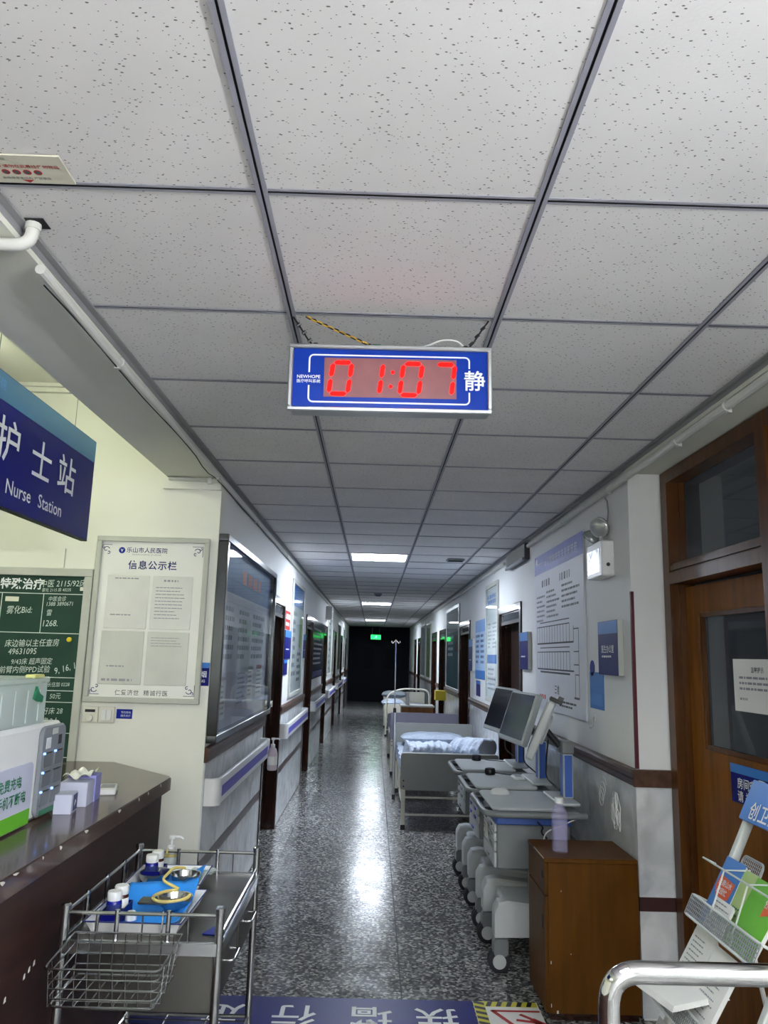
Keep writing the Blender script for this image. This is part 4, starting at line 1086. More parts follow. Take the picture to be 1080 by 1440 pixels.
MB().tube(fillet([(-0.028, 0.108, -0.03), (0.02, 0.106, -0.03), (0.10, 0.112, -0.03), (0.15, 0.138, -0.03), (0.20, 0.132, -0.03), (0.222, 0.096, -0.03)], 0.03, 4), 0.0026, 6).build('white_wire', 'white_plastic', t)

# ---- exit sign, ceiling sticker
t = thing('exit_sign', 'small green lit exit sign at the dark corridor end', 'sign', (0.07, 25.9, 2.15), FACE_NY)
MB().rbox(-0.19, 0.19, -0.10, 0.10, -0.03, 0.0, 0.01, 0.004).build('case', 'black_plastic', t)
quad(t, 'lit_face', 'exit_green', -0.16, 0.16, -0.07, 0.07, 0.0, 0.003)
m = MB()
m.lathe([(0.016, 0.003), (0.016, 0.005)], 10, o=(0.02, 0.045, 0))
for p in (((0.015, 0.03), (-0.01, -0.01)), ((-0.01, -0.01), (0.03, -0.03)), ((0.03, -0.03), (0.02, -0.055)), ((-0.01, -0.01), (-0.05, -0.04)), ((0.015, 0.025), (0.05, 0.0)), ((0.01, 0.025), (-0.03, 0.02))):
    m.tube([(p[0][0], p[0][1], 0.005), (p[1][0], p[1][1], 0.005)], 0.007, 5)
m.build('running_figure', mat('exit_white', (230, 255, 235), 0.5, var=0, emit=(0.2, 1, 0.35), estr=0.6), t)
for q in (-0.12, 0.12): MB().tube([(q, 0.1, -0.015), (q, ZC - 2.15, -0.015)], 0.005, 6).build('hanger_rod', 'grey_plastic', t)

FACE_DOWN = cols((1, 0, 0), (0, 1, 0), (0, 0, 1))
t = thing('ceiling_sticker', 'cream safety sticker with red print on the ceiling tile', 'sticker', (-0.754, 1.440, ZC - 0.004), cols((1, 0, 0), (0, -1, 0), (0, 0, -1)))
quad(t, 'sheet', 'sticker_cream', -0.095, 0.095, -0.046, 0.046, -0.003, 0.0035)
text('珍惜生命 请勿在此悬挂任何物品', 0.0115, 'red_ink', t, 0.0, 0.012, 0.0009, 0.012)
text('乐山市人民医院', 0.009, 'ink', t, -0.05, 0.034, 0.0009)
text('此处非承重结构 严禁攀爬', 0.009, 'ink', t, 0.0, -0.028, 0.0009)
for k in range(4):
    MB().lathe([(0.0085, 0.0006), (0.0085, 0.0009)], 16, o=(-0.035 + 0.022 * k, -0.008, 0)).build('prohibition_mark', 'red_ink', t)
    MB().lathe([(0.0055, 0.0009), (0.0055, 0.0012)], 12, o=(-0.035 + 0.022 * k, -0.008, 0)).build('mark_centre', 'ink', t)
MB().prism([(-0.012, -0.034), (0.012, -0.034), (0.0, -0.044)], 0.0006, 0.001).build('arrow_mark', 'red_ink', t, False)

# ---- near door: paper notice and blue sign (on the glass and the leaf)
rotL = FACE_NX @ Matrix.Rotation(math.radians(3.0), 3, 'Y')
def on_leaf(u, v, off): 
    p = Matrix(FACE_NX) @ (Vector((0.118, 0, -0.055)) + Matrix.Rotation(math.radians(3.0), 3, 'Y') @ Vector((u, v, off)))
    return (XD + p.x, YC + p.y, p.z)
t = thing('paper_notice', 'white printed paper taped on the near door glass', 'notice', on_leaf(0.52, 1.48, -0.0195), rotL)
quad(t, 'sheet', 'paper', -0.155, 0.155, -0.105, 0.105, 0, 0.0015)
text('温馨提示', 0.024, 'ink', t, 0.03, 0.062, 0.002, 0.012)
printed(t, [(-0.11, 0.13, -0.03, 0.035, 0.022, 0.009), (-0.11, -0.01, -0.065, -0.05, 0.03, 0.009)], 'ink_soft', 0.002, 71)
t = thing('door_sign', 'blue sign with white lettering on the near brown door', 'sign', on_leaf(0.55, 1.09, 0.0005), rotL)
quad(t, 'plate', 'sign_navy', -0.21, 0.21, -0.075, 0.075, 0, 0.003)
quad(t, 'top_band', 'sky_blue', -0.21, 0.21, 0.04, 0.075, 0.003)
text('房间空调开放', 0.046, 'white_print', t, -0.02, 0.004, 0.005, 0.012); text('请 关 好 门 窗', 0.046, 'white_print', t, -0.02, -0.046, 0.005, 0.012)

# ================================================================== NURSE COUNTER AND WHAT STANDS ON IT
ZT = 0.985
t = thing('reception_counter', 'long dark brown nurse station counter with worn edge', 'counter', (-1.3, 2.2, 0))
ox, oy = 1.3, -2.2
def off(poly): return [(x + ox, y + oy) for x, y in poly]
top = [(-1.72, -0.6), (-0.900, -0.6), (-0.908, 3.70), (-0.925, 3.735), (-1.31, 4.135), (-1.72, 4.135)]
MB().prism(off(top), ZT - 0.055, ZT - 0.004).prism(off([(x + (0.004 if x < -1.5 else -0.004), y) for x, y in top]), ZT - 0.004, ZT).build('top', 'counter_wood', t, True, 0.3)
MB().prism(off([(-1.70, -0.58), (-0.935, -0.58), (-0.943, 3.69), (-1.325, 4.10), (-1.70, 4.10)]), 0.10, ZT - 0.055).build('front_body', 'counter_face', t, False)
MB().prism(off([(-1.68, -0.56), (-0.99, -0.56), (-0.99, 3.62), (-1.34, 4.06), (-1.68, 4.06)]), 0.0, 0.10).build('plinth', 'black_plastic', t, False)
MB().prism(off([(-0.944, -0.58), (-0.928, -0.58), (-0.936, 3.66), (-0.944, 3.67)]), 0.10, 0.17).build('skirting', 'counter_face', t, False)
q = random.Random(12)
for k, y in enumerate((2.05, 2.12, 2.3, 2.42, 2.62, 2.95, 2.97, 3.2, 3.33, 3.52)):
    x = -0.900 - 0.008 * (y + 0.6) / 4.3; L = q.uniform(0.008, 0.05); hgt = q.uniform(0.006, 0.016)
    MB().prism([(0, 0), (L * 0.6, -hgt * 0.2), (L, -hgt * 0.6), (L * 0.5, -hgt), (L * 0.1, -hgt * 0.5)], 0, 0.0012,
               xf=Matrix.Translation((x + ox - 0.0008, y + oy, ZT - 0.002)) @ FACE_PX.to_4x4()).build('paint_chip', 'warm_white', t, False)
for k, (y, z) in enumerate(((2.33, 0.655), (2.36, 0.662), (2.39, 0.668), (2.22, 0.64), (2.5, 0.93))):
    MB().prism([(0, 0), (0.012, 0.001), (0.010, 0.014), (0.003, 0.012)], 0, 0.001, xf=Matrix.Translation((-0.9375 + ox, y + oy, z)) @ FACE_PX.to_4x4()).build('paint_chip', 'warm_white', t, False)

# power bank station: white body, grey slot panel facing the corridor
t = thing('power_bank_station', 'white power bank rental box with grey six-slot panel', 'charging station', (-1.25, 2.62, ZT))
bx0, bx1, by0, by1, hz = -0.17, 0.135, -0.38, 0.285, 0.315
MB().rbox(bx0, bx1, by0, by1, 0.004, hz, 0.035, 0.012, axis='x', seg=6).build('body', mat('bright_white', (246, 247, 247), 0.3, var=0.01), t)
MB().rbox(bx0 + 0.04, bx1 - 0.04, by0 + 0.06, by1 - 0.06, 0, 0.006, 0.01, 0.001).build('foot', 'black_plastic', t)
pan = MB().rbox(bx1 + 0.0, bx1 + 0.016, 0.072, 0.272, 0.012, hz - 0.008, 0.03, 0.006, axis='x', seg=6).build('slot_panel', 'grey_plastic', t)
for r in range(3):
    for c in range(2):
        y0 = 0.088 + c * 0.09; z0 = 0.045 + r * 0.062
        MB().rbox(bx1 + 0.014, bx1 + 0.020, y0, y0 + 0.07, z0, z0 + 0.048, 0.012, 0.002, axis='x').build('power_bank', mat('slot_grey', (112, 116, 122), 0.35, var=0.03), pan)
        MB().box(bx1 + 0.0155, bx1 + 0.0205, y0 + 0.006, y0 + 0.066, z0 + 0.0475, z0 + 0.0505).build('slot', 'black_plastic', pan, False)
        if (r, c) != (1, 1): MB().box(bx1 + 0.0155, bx1 + 0.0215, y0 + 0.002, y0 + 0.010, z0 + 0.046, z0 + 0.052).build('indicator', 'led_blue', pan, False)
MB().box(bx1 + 0.016, bx1 + 0.0172, 0.105, 0.142, 0.232, 0.268).build('sticker', 'white_print', pan, False)
MB().box(bx1 + 0.016, bx1 + 0.0172, 0.205, 0.232, 0.238, 0.27).build('screen', 'black_plastic', pan, False)
MB().box(bx1 + 0.016, bx1 + 0.0172, 0.10, 0.245, 0.018, 0.034).build('green_label', 'deep_green', pan, False)
MB().box(bx1 + 0.016, bx1 + 0.0172, 0.15, 0.195, 0.276, 0.296).build('label', 'paper_grey', pan, False)
ps = MB().rbox(bx1 + 0.002, bx1 + 0.008, -0.37, 0.045, 0.005, 0.20, 0.02, 0.002, axis='x').build('advert_card', 'lilac_box', t)
MB().box(bx1 + 0.008, bx1 + 0.009, -0.365, 0.04, 0.008, 0.055).build('green_band', 'leaf_green', ps, False)
e = bpy.data.objects.new('advert_print', None); COL.objects.link(e); e.parent = t
mm = FACE_PX.to_4x4(); mm.translation = Vector((bx1 + 0.0095, -0.1, 0.12)); e.matrix_local = mm
text('免费充电', 0.040, 'deep_green', e, -0.02, 0.03, 0, 0.015); text('手机不断电', 0.040, 'deep_green', e, 0.0, -0.02, 0, 0.015)

# translucent storage box on the station
t = thing('storage_box', 'clear plastic storage box with green clip on the station', 'box', (-1.265, 2.60, ZT + 0.3155))
m = MB(); X0, X1, Y0, Y1, H = -0.13, 0.13, -0.30, 0.17, 0.135
for (a, b, c, d) in ((X0, X1, Y0, Y0 + 0.003), (X0, X1, Y1 - 0.003, Y1), (X0, X0 + 0.003, Y0 + 0.003, Y1 - 0.003), (X1 - 0.003, X1, Y0 + 0.003, Y1 - 0.003)): m.box(a, b, c, d, 0.003, H)
m.box(X0, X1, Y0, Y1, 0, 0.003); m.build('tub', 'clear_plastic', t, False)
for k in range(5): MB().box(X1, X1 + 0.003, Y0 + 0.05 + k * 0.09, Y0 + 0.056 + k * 0.09, 0.01, H - 0.02).build('rib', 'clear_plastic', t, False)
MB().rbox(X0 - 0.008, X1 + 0.008, Y0 - 0.008, Y1 + 0.008, H, H + 0.02, 0.01, 0.004).build('lid', 'clear_plastic', t)
MB().rbox(X1 - 0.02, X1 + 0.014, 0.03, 0.11, H + 0.018, H + 0.03, 0.006, 0.003).build('yellow_tab', mat('pale_yellow', (206, 206, 130), 0.5, var=0.02), t)
MB().prism([(0.06, H - 0.05), (0.075, H - 0.01), (0.10, H - 0.035), (0.13, H - 0.045), (0.125, H - 0.065), (0.09, H - 0.06)], 0, 0.008, xf=Matrix.Translation((X1 + 0.0005, 0, 0)) @ FACE_PX.to_4x4()).build('green_clip', 'deep_green', t, False)
for k, (y, x) in enumerate(((-0.2, 0), (-0.05, 0.02), (0.08, -0.02))): MB().rbox(x - 0.08, x + 0.08, y - 0.05, y + 0.05, 0.004, 0.07 + 0.015 * k, 0.008, 0.003).build('stored_pack', 'paper', t)

# small boxes and a white scanner on the counter
t = thing('small_box', 'small navy and white carton in front of the lilac boxes', 'box', (-1.075, 2.885, ZT), Matrix.Rotation(0.15, 3, 'Z'))
MB().rbox(-0.03, 0.03, -0.045, 0.045, 0, 0.066, 0.002, 0.001).build('carton', 'lilac_box', t)
MB().box(0.030, 0.0308, -0.02, 0.043, 0.006, 0.06).build('navy_label', 'sign_navy', t, False)
MB().prism([(-0.005, 0.022), (0.02, 0.034), (0.008, 0.042)], 0.0309, 0.0315, xf=FACE_PX.to_4x4()).build('white_mark', 'white_print', t, False)
t = thing('tissue_box', 'open lilac carton with white tissues on the counter', 'box', (-1.095, 3.075, ZT), Matrix.Rotation(0.1, 3, 'Z'))
MB().rbox(-0.05, 0.05, -0.10, 0.0, 0, 0.085, 0.002, 0.001).build('carton', 'lilac_box', t)
MB().rbox(-0.05, 0.055, 0.001, 0.085, 0, 0.095, 0.002, 0.001).build('back_carton', mat('violet_box', (150, 150, 214), 0.5, var=0.03), t)
def tis(u, v): return (-0.045 + 0.09 * u, -0.09 + 0.17 * v, 0.094 + 0.012 * math.sin(9 * u + 5 * v) * math.sin(7 * v + 1) + 0.010)
MB().surf(tis, 12, 16).build('tissues', 'paper', t)
t = thing('white_scanner', 'flat white handheld device lying on the counter', 'device', (-1.06, 3.29, ZT), Matrix.Rotation(0.25, 3, 'Z'))
MB().rbox(-0.035, 0.035, -0.075, 0.075, 0, 0.022, 0.01, 0.004).build('body', 'white_plastic', t)
MB().rbox(-0.027, 0.027, -0.03, 0.055, 0.0215, 0.0232, 0.004, 0.0005).build('display', 'grey_plastic', t)
MB().box(0.0345, 0.0358, 0.045, 0.065, 0.008, 0.016).build('port', 'black_plastic', t, False)

# ================================================================== STAINLESS TREATMENT TROLLEY
TX0, TX1, TY_0, TY_1 = -0.848, -0.412, 2.36, 3.06
t = thing('treatment_trolley', 'stainless steel treatment trolley with rails and wire basket', 'trolley', ((TX0 + TX1) / 2, (TY_0 + TY_1) / 2, 0))
ox, oy = -(TX0 + TX1) / 2, -(TY_0 + TY_1) / 2
def P(x, y, z): return (x + ox, y + oy, z)
DZ = 0.745
for x in (TX0, TX1):
    for y in (TY_0, TY_1):
        MB().tube([P(x, y, 0.11), P(x, y, 0.835)], 0.0125, 14).build('post', 'stainless', t)
        MB().lathe([(0.0145, 0.832), (0.0145, 0.842), (0.010, 0.847)], 14, o=P(x, y, 0)).build('post_cap', 'stainless', t)
        c = MB().box(-0.014, 0.014, -0.018, 0.018, 0.05, 0.11, xf=Matrix.Translation(P(x, y, 0))).build('caster', 'grey_plastic', t, False)
        MB().lathe([(0.034, -0.011), (0.040, -0.007), (0.040, 0.007), (0.034, 0.011)], 18, xf=Matrix.Translation(P(x, y + 0.012, 0.0405)) @ Matrix.Rotation(PI / 2, 4, 'Y')).build('wheel', 'rubber', c)
m = MB(); m.box(TX0 + ox, TX1 + ox, TY_0 + oy, TY_1 + oy, DZ - 0.012, DZ)
m.build('top_shelf', 'steel_sheet', t, False)
for (a, b, c, d) in ((TX0, TX1, TY_0 - 0.012, TY_0), (TX0, TX1, TY_1, TY_1 + 0.012), (TX0 - 0.012, TX0, TY_0, TY_1), (TX1, TX1 + 0.012, TY_0, TY_1)):
    MB().rbox(a + ox, b + ox, c + oy, d + oy, DZ - 0.028, DZ + 0.008, 0.003, 0.002).build('shelf_edge', 'stainless', t)
for (a, b) in (((TX0, TY_0), (TX1, TY_0)), ((TX0, TY_1), (TX1, TY_1)), ((TX0, TY_0), (TX0, TY_1)), ((TX1, TY_0), (TX1, TY_1))):
    zz = 0.822
    if a[0] == b[0] == TX1: zz = 0.765
    MB().tube([P(a[0], a[1], zz), P(b[0], b[1], zz)], 0.0055, 8).build('guard_rail', 'stainless', t)
    if zz > 0.8:
        n = 3 if a[1] == b[1] else 4
        for k in range(1, n):
            x, y = a[0] + (b[0] - a[0]) * k / n, a[1] + (b[1] - a[1]) * k / n
            MB().tube([P(x, y, DZ), P(x, y, 0.832)], 0.007, 8).build('baluster', 'stainless', t)
        for k in (0.2, 0.5, 0.8):
            x, y = a[0] + (b[0] - a[0]) * k, a[1] + (b[1] - a[1]) * k
            MB().tube([P(x, y, DZ + 0.006), P(x, y, 0.822)], 0.0025, 6).build('thin_bar', 'stainless', t)
db = MB().rbox(TX0 + 0.07 + ox, TX1 - 0.012 + ox, TY_0 + 0.012 + oy, TY_1 - 0.012 + oy, 0.565, DZ - 0.013, 0.004, 0.002).build('drawer_box', 'steel_sheet', t)
for k, y in enumerate((TY_0 + 0.03, TY_0 + 0.37)):
    d = MB().rbox(TX1 - 0.013 + ox, TX1 + 0.0 + ox, y + oy, y + 0.30 + oy, 0.58, DZ - 0.03, 0.003, 0.002).build('drawer_front', 'steel_sheet', t)
    MB().tube(fillet([P(TX1, y + 0.10, 0.66), P(TX1 + 0.025, y + 0.10, 0.66), P(TX1 + 0.025, y + 0.20, 0.66), P(TX1, y + 0.20, 0.66)], 0.012, 4), 0.004, 8).build('drawer_pull', 'stainless', d)
for x in (0.17, 0.3): MB().box(TX0 + x - 0.003 + ox, TX0 + x + 0.003 + ox, TY_0 + 0.011 + oy, TY_0 + 0.013 + oy, 0.637, 0.645).build('rivet_hole', 'black_plastic', db, False)
# lower wire shelf
m = MB(); zs = 0.27
m.tube([P(TX0, TY_0, zs), P(TX0, TY_1, zs), P(TX1, TY_1, zs), P(TX1, TY_0, zs)], 0.007, 8, closed=True)
m.build('shelf_rim', 'stainless', t)
for k in range(1, 18):
    y = TY_0 + (TY_1 - TY_0) * k / 18
    MB().tube([P(TX0, y, zs), P(TX1, y, zs)], 0.0024, 5).build('shelf_wire', 'stainless', t)
for k in (1, 2): MB().tube([P(TX0 + (TX1 - TX0) * k / 3, TY_0, zs - 0.005), P(TX0 + (TX1 - TX0) * k / 3, TY_1, zs - 0.005)], 0.004, 6).build('shelf_wire', 'stainless', t)
# wire basket on the near end
bk = bpy.data.objects.new('wire_basket', None); COL.objects.link(bk); bk.parent = t
bx0, bx1, b0, b1 = TX0 + 0.035, TX1 - 0.10, TY_0 - 0.165, TY_0 - 0.014
for k, (zf, zb) in enumerate(((0.735, 0.775), (0.71, 0.748), (0.685, 0.722), (0.66, 0.695), (0.64, 0.668))):
    i = 0.004 * k
    MB().tube(fillet([P(bx0 + i, b1, zb), P(bx0 + i - 0.02, b0 + i, zf), P(bx1 - i - 0.02, b0 + i, zf), P(bx1 - i, b1, zb)], 0.015, 3) + [Vector(P(bx0 + i, b1, zb))], 0.0032 if k in (0, 4) else 0.0022, 6).build('basket_wire', 'stainless', bk)
for k in range(9):
    x = bx0 + (bx1 - bx0) * (k + 0.3) / 9
    MB().tube([P(x, b1, 0.775), P(x, b1 - 0.004, 0.668), P(x - 0.018, b0 + 0.016, 0.64), P(x - 0.018, b0, 0.735)], 0.0016, 5).build('basket_wire', 'stainless', bk)
for k in range(3):
    y = b0 + (b1 - b0) * (k + 0.7) / 3.4
    f_ = (y - b0) / (b1 - b0)
    MB().tube([P(bx0 - 0.015 * (1 - f_), y, 0.735 + 0.04 * f_), P(bx0, y, 0.642 + 0.028 * f_), P(bx1 - 0.02, y, 0.642 + 0.028 * f_), P(bx1 - 0.02 * (1 - f_), y, 0.735 + 0.04 * f_)], 0.0016, 5).build('basket_wire', 'stainless', bk)
for x in (bx0 + 0.06, bx1 - 0.06): MB().tube([P(x, b1, 0.77), P(x, TY_0 - 0.008, 0.80), P(x, TY_0, 0.829), P(x, TY_0 + 0.007, 0.818)], 0.003, 6).build('basket_hook', 'stainless', bk)

# enamel trays with what lies in them
def enamel_tray(label, x0, x1, y0, y1, rz):
    cx, cy = (x0 + x1) / 2, (y0 + y1) / 2
    t = thing('enamel_tray', label, 'tray', (cx, cy, DZ), Matrix.Rotation(rz, 3, 'Z'), group='enamel trays on the trolley')
    w, l = (x1 - x0) / 2, (y1 - y0) / 2
    m = MB()
    def rect(i, z): return [(-w + i, -l + i, z), (w - i, -l + i, z), (w - i, l - i, z), (-w + i, l - i, z)]
    L = [rect(0.020, 0.0), rect(0.004, 0.036), rect(0.0, 0.038), rect(0.004, 0.0395), rect(0.0225, 0.003)]
    vs = sum(L, []); fs = []
    for a in range(4):
        fs += [(a * 4 + i, a * 4 + (i + 1) % 4, a * 4 + 4 + (i + 1) % 4, a * 4 + 4 + i) for i in range(4)]
    fs += [(3, 2, 1, 0), (16, 17, 18, 19)]
    m.add(vs, fs).build('basin', 'white_plastic', t, False)
    MB().tube([(-w, -l, 0.0385), (w, -l, 0.0385), (w, l, 0.0385), (-w, l, 0.0385)], 0.0022, 6, closed=True).build('blue_rim', 'navy_ink', t)
    return t, w, l
t1, w1, l1 = enamel_tray('near white enamel tray with a sheet of blue paper', -0.808, -0.528, 2.405, 2.735, -0.02)
t2, w2_, l2 = enamel_tray('far white enamel tray at the back of the trolley', -0.815, -0.565, 2.78, 3.02, 0.03)
def sheet(label, parent_loc, w, l, seed, rz=0, rise=0.05):
    q = random.Random(seed); a, b, c = q.uniform(5, 9), q.uniform(4, 8), q.uniform(0, 6)
    o = MB().surf(lambda u, v: (-w + 2 * w * u, -l + 2 * l * v, 0.012 + 0.004 * math.sin(a * u + c) * math.sin(b * v) + 0.022 * max(0, (u - 0.8) / 0.2) + rise * max(0, (v - 0.66) / 0.34)), 20, 20)
    m = o.build('blue_sheet', 'cloth_blue'); m.location = parent_loc; m.rotation_euler = (0, 0, rz)
    m.modifiers.new('thick', 'SOLIDIFY').thickness = 0.0015
    return tag(m, label, 'cloth')
sheet('blue disposable sheet lining the near enamel tray', (-0.660, 2.575, DZ + 0.004), 0.112, 0.138, 1)
sheet('blue disposable sheet lining the far enamel tray', (-0.675, 2.895, DZ + 0.004), 0.090, 0.095, 2, 0, 0.012)
def bowl(label, x, y, z, r):
    t = thing('steel_bowl', label, 'bowl', (x, y, z), group='stainless bowls')
    MB().lathe([(r * 0.62, 0), (r * 0.9, r * 0.25), (r, r * 0.62), (r * 1.05, r * 0.64), (r * 1.05, r * 0.66), (r * 0.97, r * 0.64), (r * 0.86, r * 0.27), (r * 0.58, 0.004)], 28).build('bowl_body', 'stainless', t)
    return t
bowl('round steel bowl with yellow tubing in the near tray', -0.598, 2.60, DZ + 0.022, 0.052)
bowl('left steel bowl in the far tray', -0.735, 2.87, DZ + 0.020, 0.054)
bowl('right steel bowl in the far tray', -0.628, 2.865, DZ + 0.020, 0.050)
pts = [(-0.545, 2.565, 0.815)] + [(-0.60 + 0.062 * math.cos(a), 2.585 + 0.062 * math.sin(a), 0.815 + 0.012 * math.sin(a * 0.5)) for a in [x * 0.35 - 0.6 for x in range(0, -13, -1)]] + [(-0.66, 2.66, 0.83), (-0.64, 2.74, 0.85), (-0.61, 2.77, 0.84)]
tag(MB().tube(fillet(pts, 0.02, 3), 0.0048, 8).build('rubber_tourniquet', 'rubber_tube'), 'yellow rubber tubing looped over the near steel bowl', 'tube')
tag(MB().rbox(-0.70, -0.61, 2.545, 2.60, DZ + 0.045, DZ + 0.053, 0.003, 0.002).build('metal_plate', 'steel_sheet'), 'small metal plate leaning beside the near bowl', 'plate')
tag(MB().lathe([(0.017, 0), (0.017, 0.018), (0.010, 0.024)], 16, o=(-0.70, 2.49, DZ + 0.020)).build('small_vial', 'white_plastic'), 'small white vial standing in the near tray', 'vial')
tag(MB().surf(lambda u, v: (-0.69 + 0.13 * u + 0.02 * v, 2.925 + 0.075 * v, DZ + 0.032 + 0.008 * math.sin(13 * u) * math.sin(9 * v + 2)), 12, 8).build('clear_wrapper', 'clear_plastic'), 'crumpled clear wrapper in the far tray', 'wrapper')
def holder(label, x0, x1, y0, y1):
    m = MB(); z0, z1 = DZ + 0.006, DZ + 0.05
    for q in ((x0, x1, y0, y0 + 0.002), (x0, x1, y1 - 0.002, y1), (x0, x0 + 0.002, y0, y1), (x1 - 0.002, x1, y0, y1)): m.box(q[0], q[1], q[2], q[3], z0, z1)
    m.box(x0, x1, y0, y1, z0, z0 + 0.002)
    tag(m.build('bottle_holder', 'sign_navy', smooth=False), label, 'holder', 'navy bottle holders')
def med_bottle(label, x, y, blue=True, hgt=0.062):
    z0 = DZ + 0.0085
    t = thing('medicine_bottle', label, 'bottle', (x, y, z0), group='white-capped medicine bottles')
    MB().lathe([(0.020, 0), (0.022, 0.003), (0.022, hgt), (0.018, hgt + 0.007)], 18).build('body', 'bottle_blue' if blue else 'amber', t)
    MB().lathe([(0.0224, hgt * 0.5), (0.0224, hgt * 0.93)], 18).build('label_band', 'navy_ink' if blue else 'paper', t)
    MB().lathe([(0.0205, hgt + 0.005), (0.0215, hgt + 0.008), (0.0215, hgt + 0.027), (0.0195, hgt + 0.030)], 18).build('cap', 'white_plastic', t)
holder('navy bottle holder in the near tray', -0.782, -0.722, 2.455, 2.575)
holder('navy bottle holder in the far tray', -0.790, -0.725, 2.885, 2.995)
med_bottle('blue bottle with white cap at the front of the near tray', -0.752, 2.485)
med_bottle('amber bottle with white cap behind the front blue bottle', -0.750, 2.545, False)
med_bottle('blue bottle with white cap in the far tray', -0.760, 2.912)
med_bottle('amber bottle with white cap at the back of the far tray', -0.755, 2.966, False)
tag(MB().prism([(-0.475, 2.44), (-0.435, 2.43), (-0.438, 2.49), (-0.455, 2.50)], DZ + 0.0005, DZ + 0.003).build('blue_wrapper', 'sign_blue', smooth=False), 'scrap of blue packaging on the bare trolley top', 'wrapper')
# hand sanitiser hung behind the far rail
t = thing('pump_bottle', 'clear pump bottle in a yellow ring on the far trolley rail', 'bottle', (-0.745, 3.118, 0.70))
MB().lathe([(0.026, 0), (0.030, 0.006), (0.030, 0.075), (0.024, 0.10), (0.012, 0.112)], 18).build('body', 'clear_plastic', t)
m = MB().lathe([(0.014, 0.108), (0.014, 0.126), (0.005, 0.130), (0.005, 0.152), (0.011, 0.153), (0.011, 0.163)], 12)
m.tube([(0, 0, 0.159), (0.034, 0, 0.159), (0.042, 0, 0.152)], 0.005, 8); m.build('pump', 'white_plastic', t)
m = MB().tube(arc((0, 0), 0.033, 0, 2 * PI, 16, 'xy', 0.098), 0.004, 6)
m.tube([(0.0, -0.033, 0.098), (0.0, -0.05, 0.125), (0.0, -0.064, 0.125), (0, -0.066, 0.115)], 0.004, 6)
m.build('yellow_ring', 'rubber_tube', t)
t = thing('black_pouch', 'black folded pouch on the lower wire shelf', 'bag', (-0.55, 2.76, zs + 0.0035))
MB().rbox(-0.11, 0.10, -0.09, 0.09, 0, 0.045, 0.03, 0.018).build('pouch', 'black_plastic', t)
MB().box(-0.08, 0.07, -0.092, -0.088, 0.018, 0.024).build('zip', 'grey_plastic', t, False)

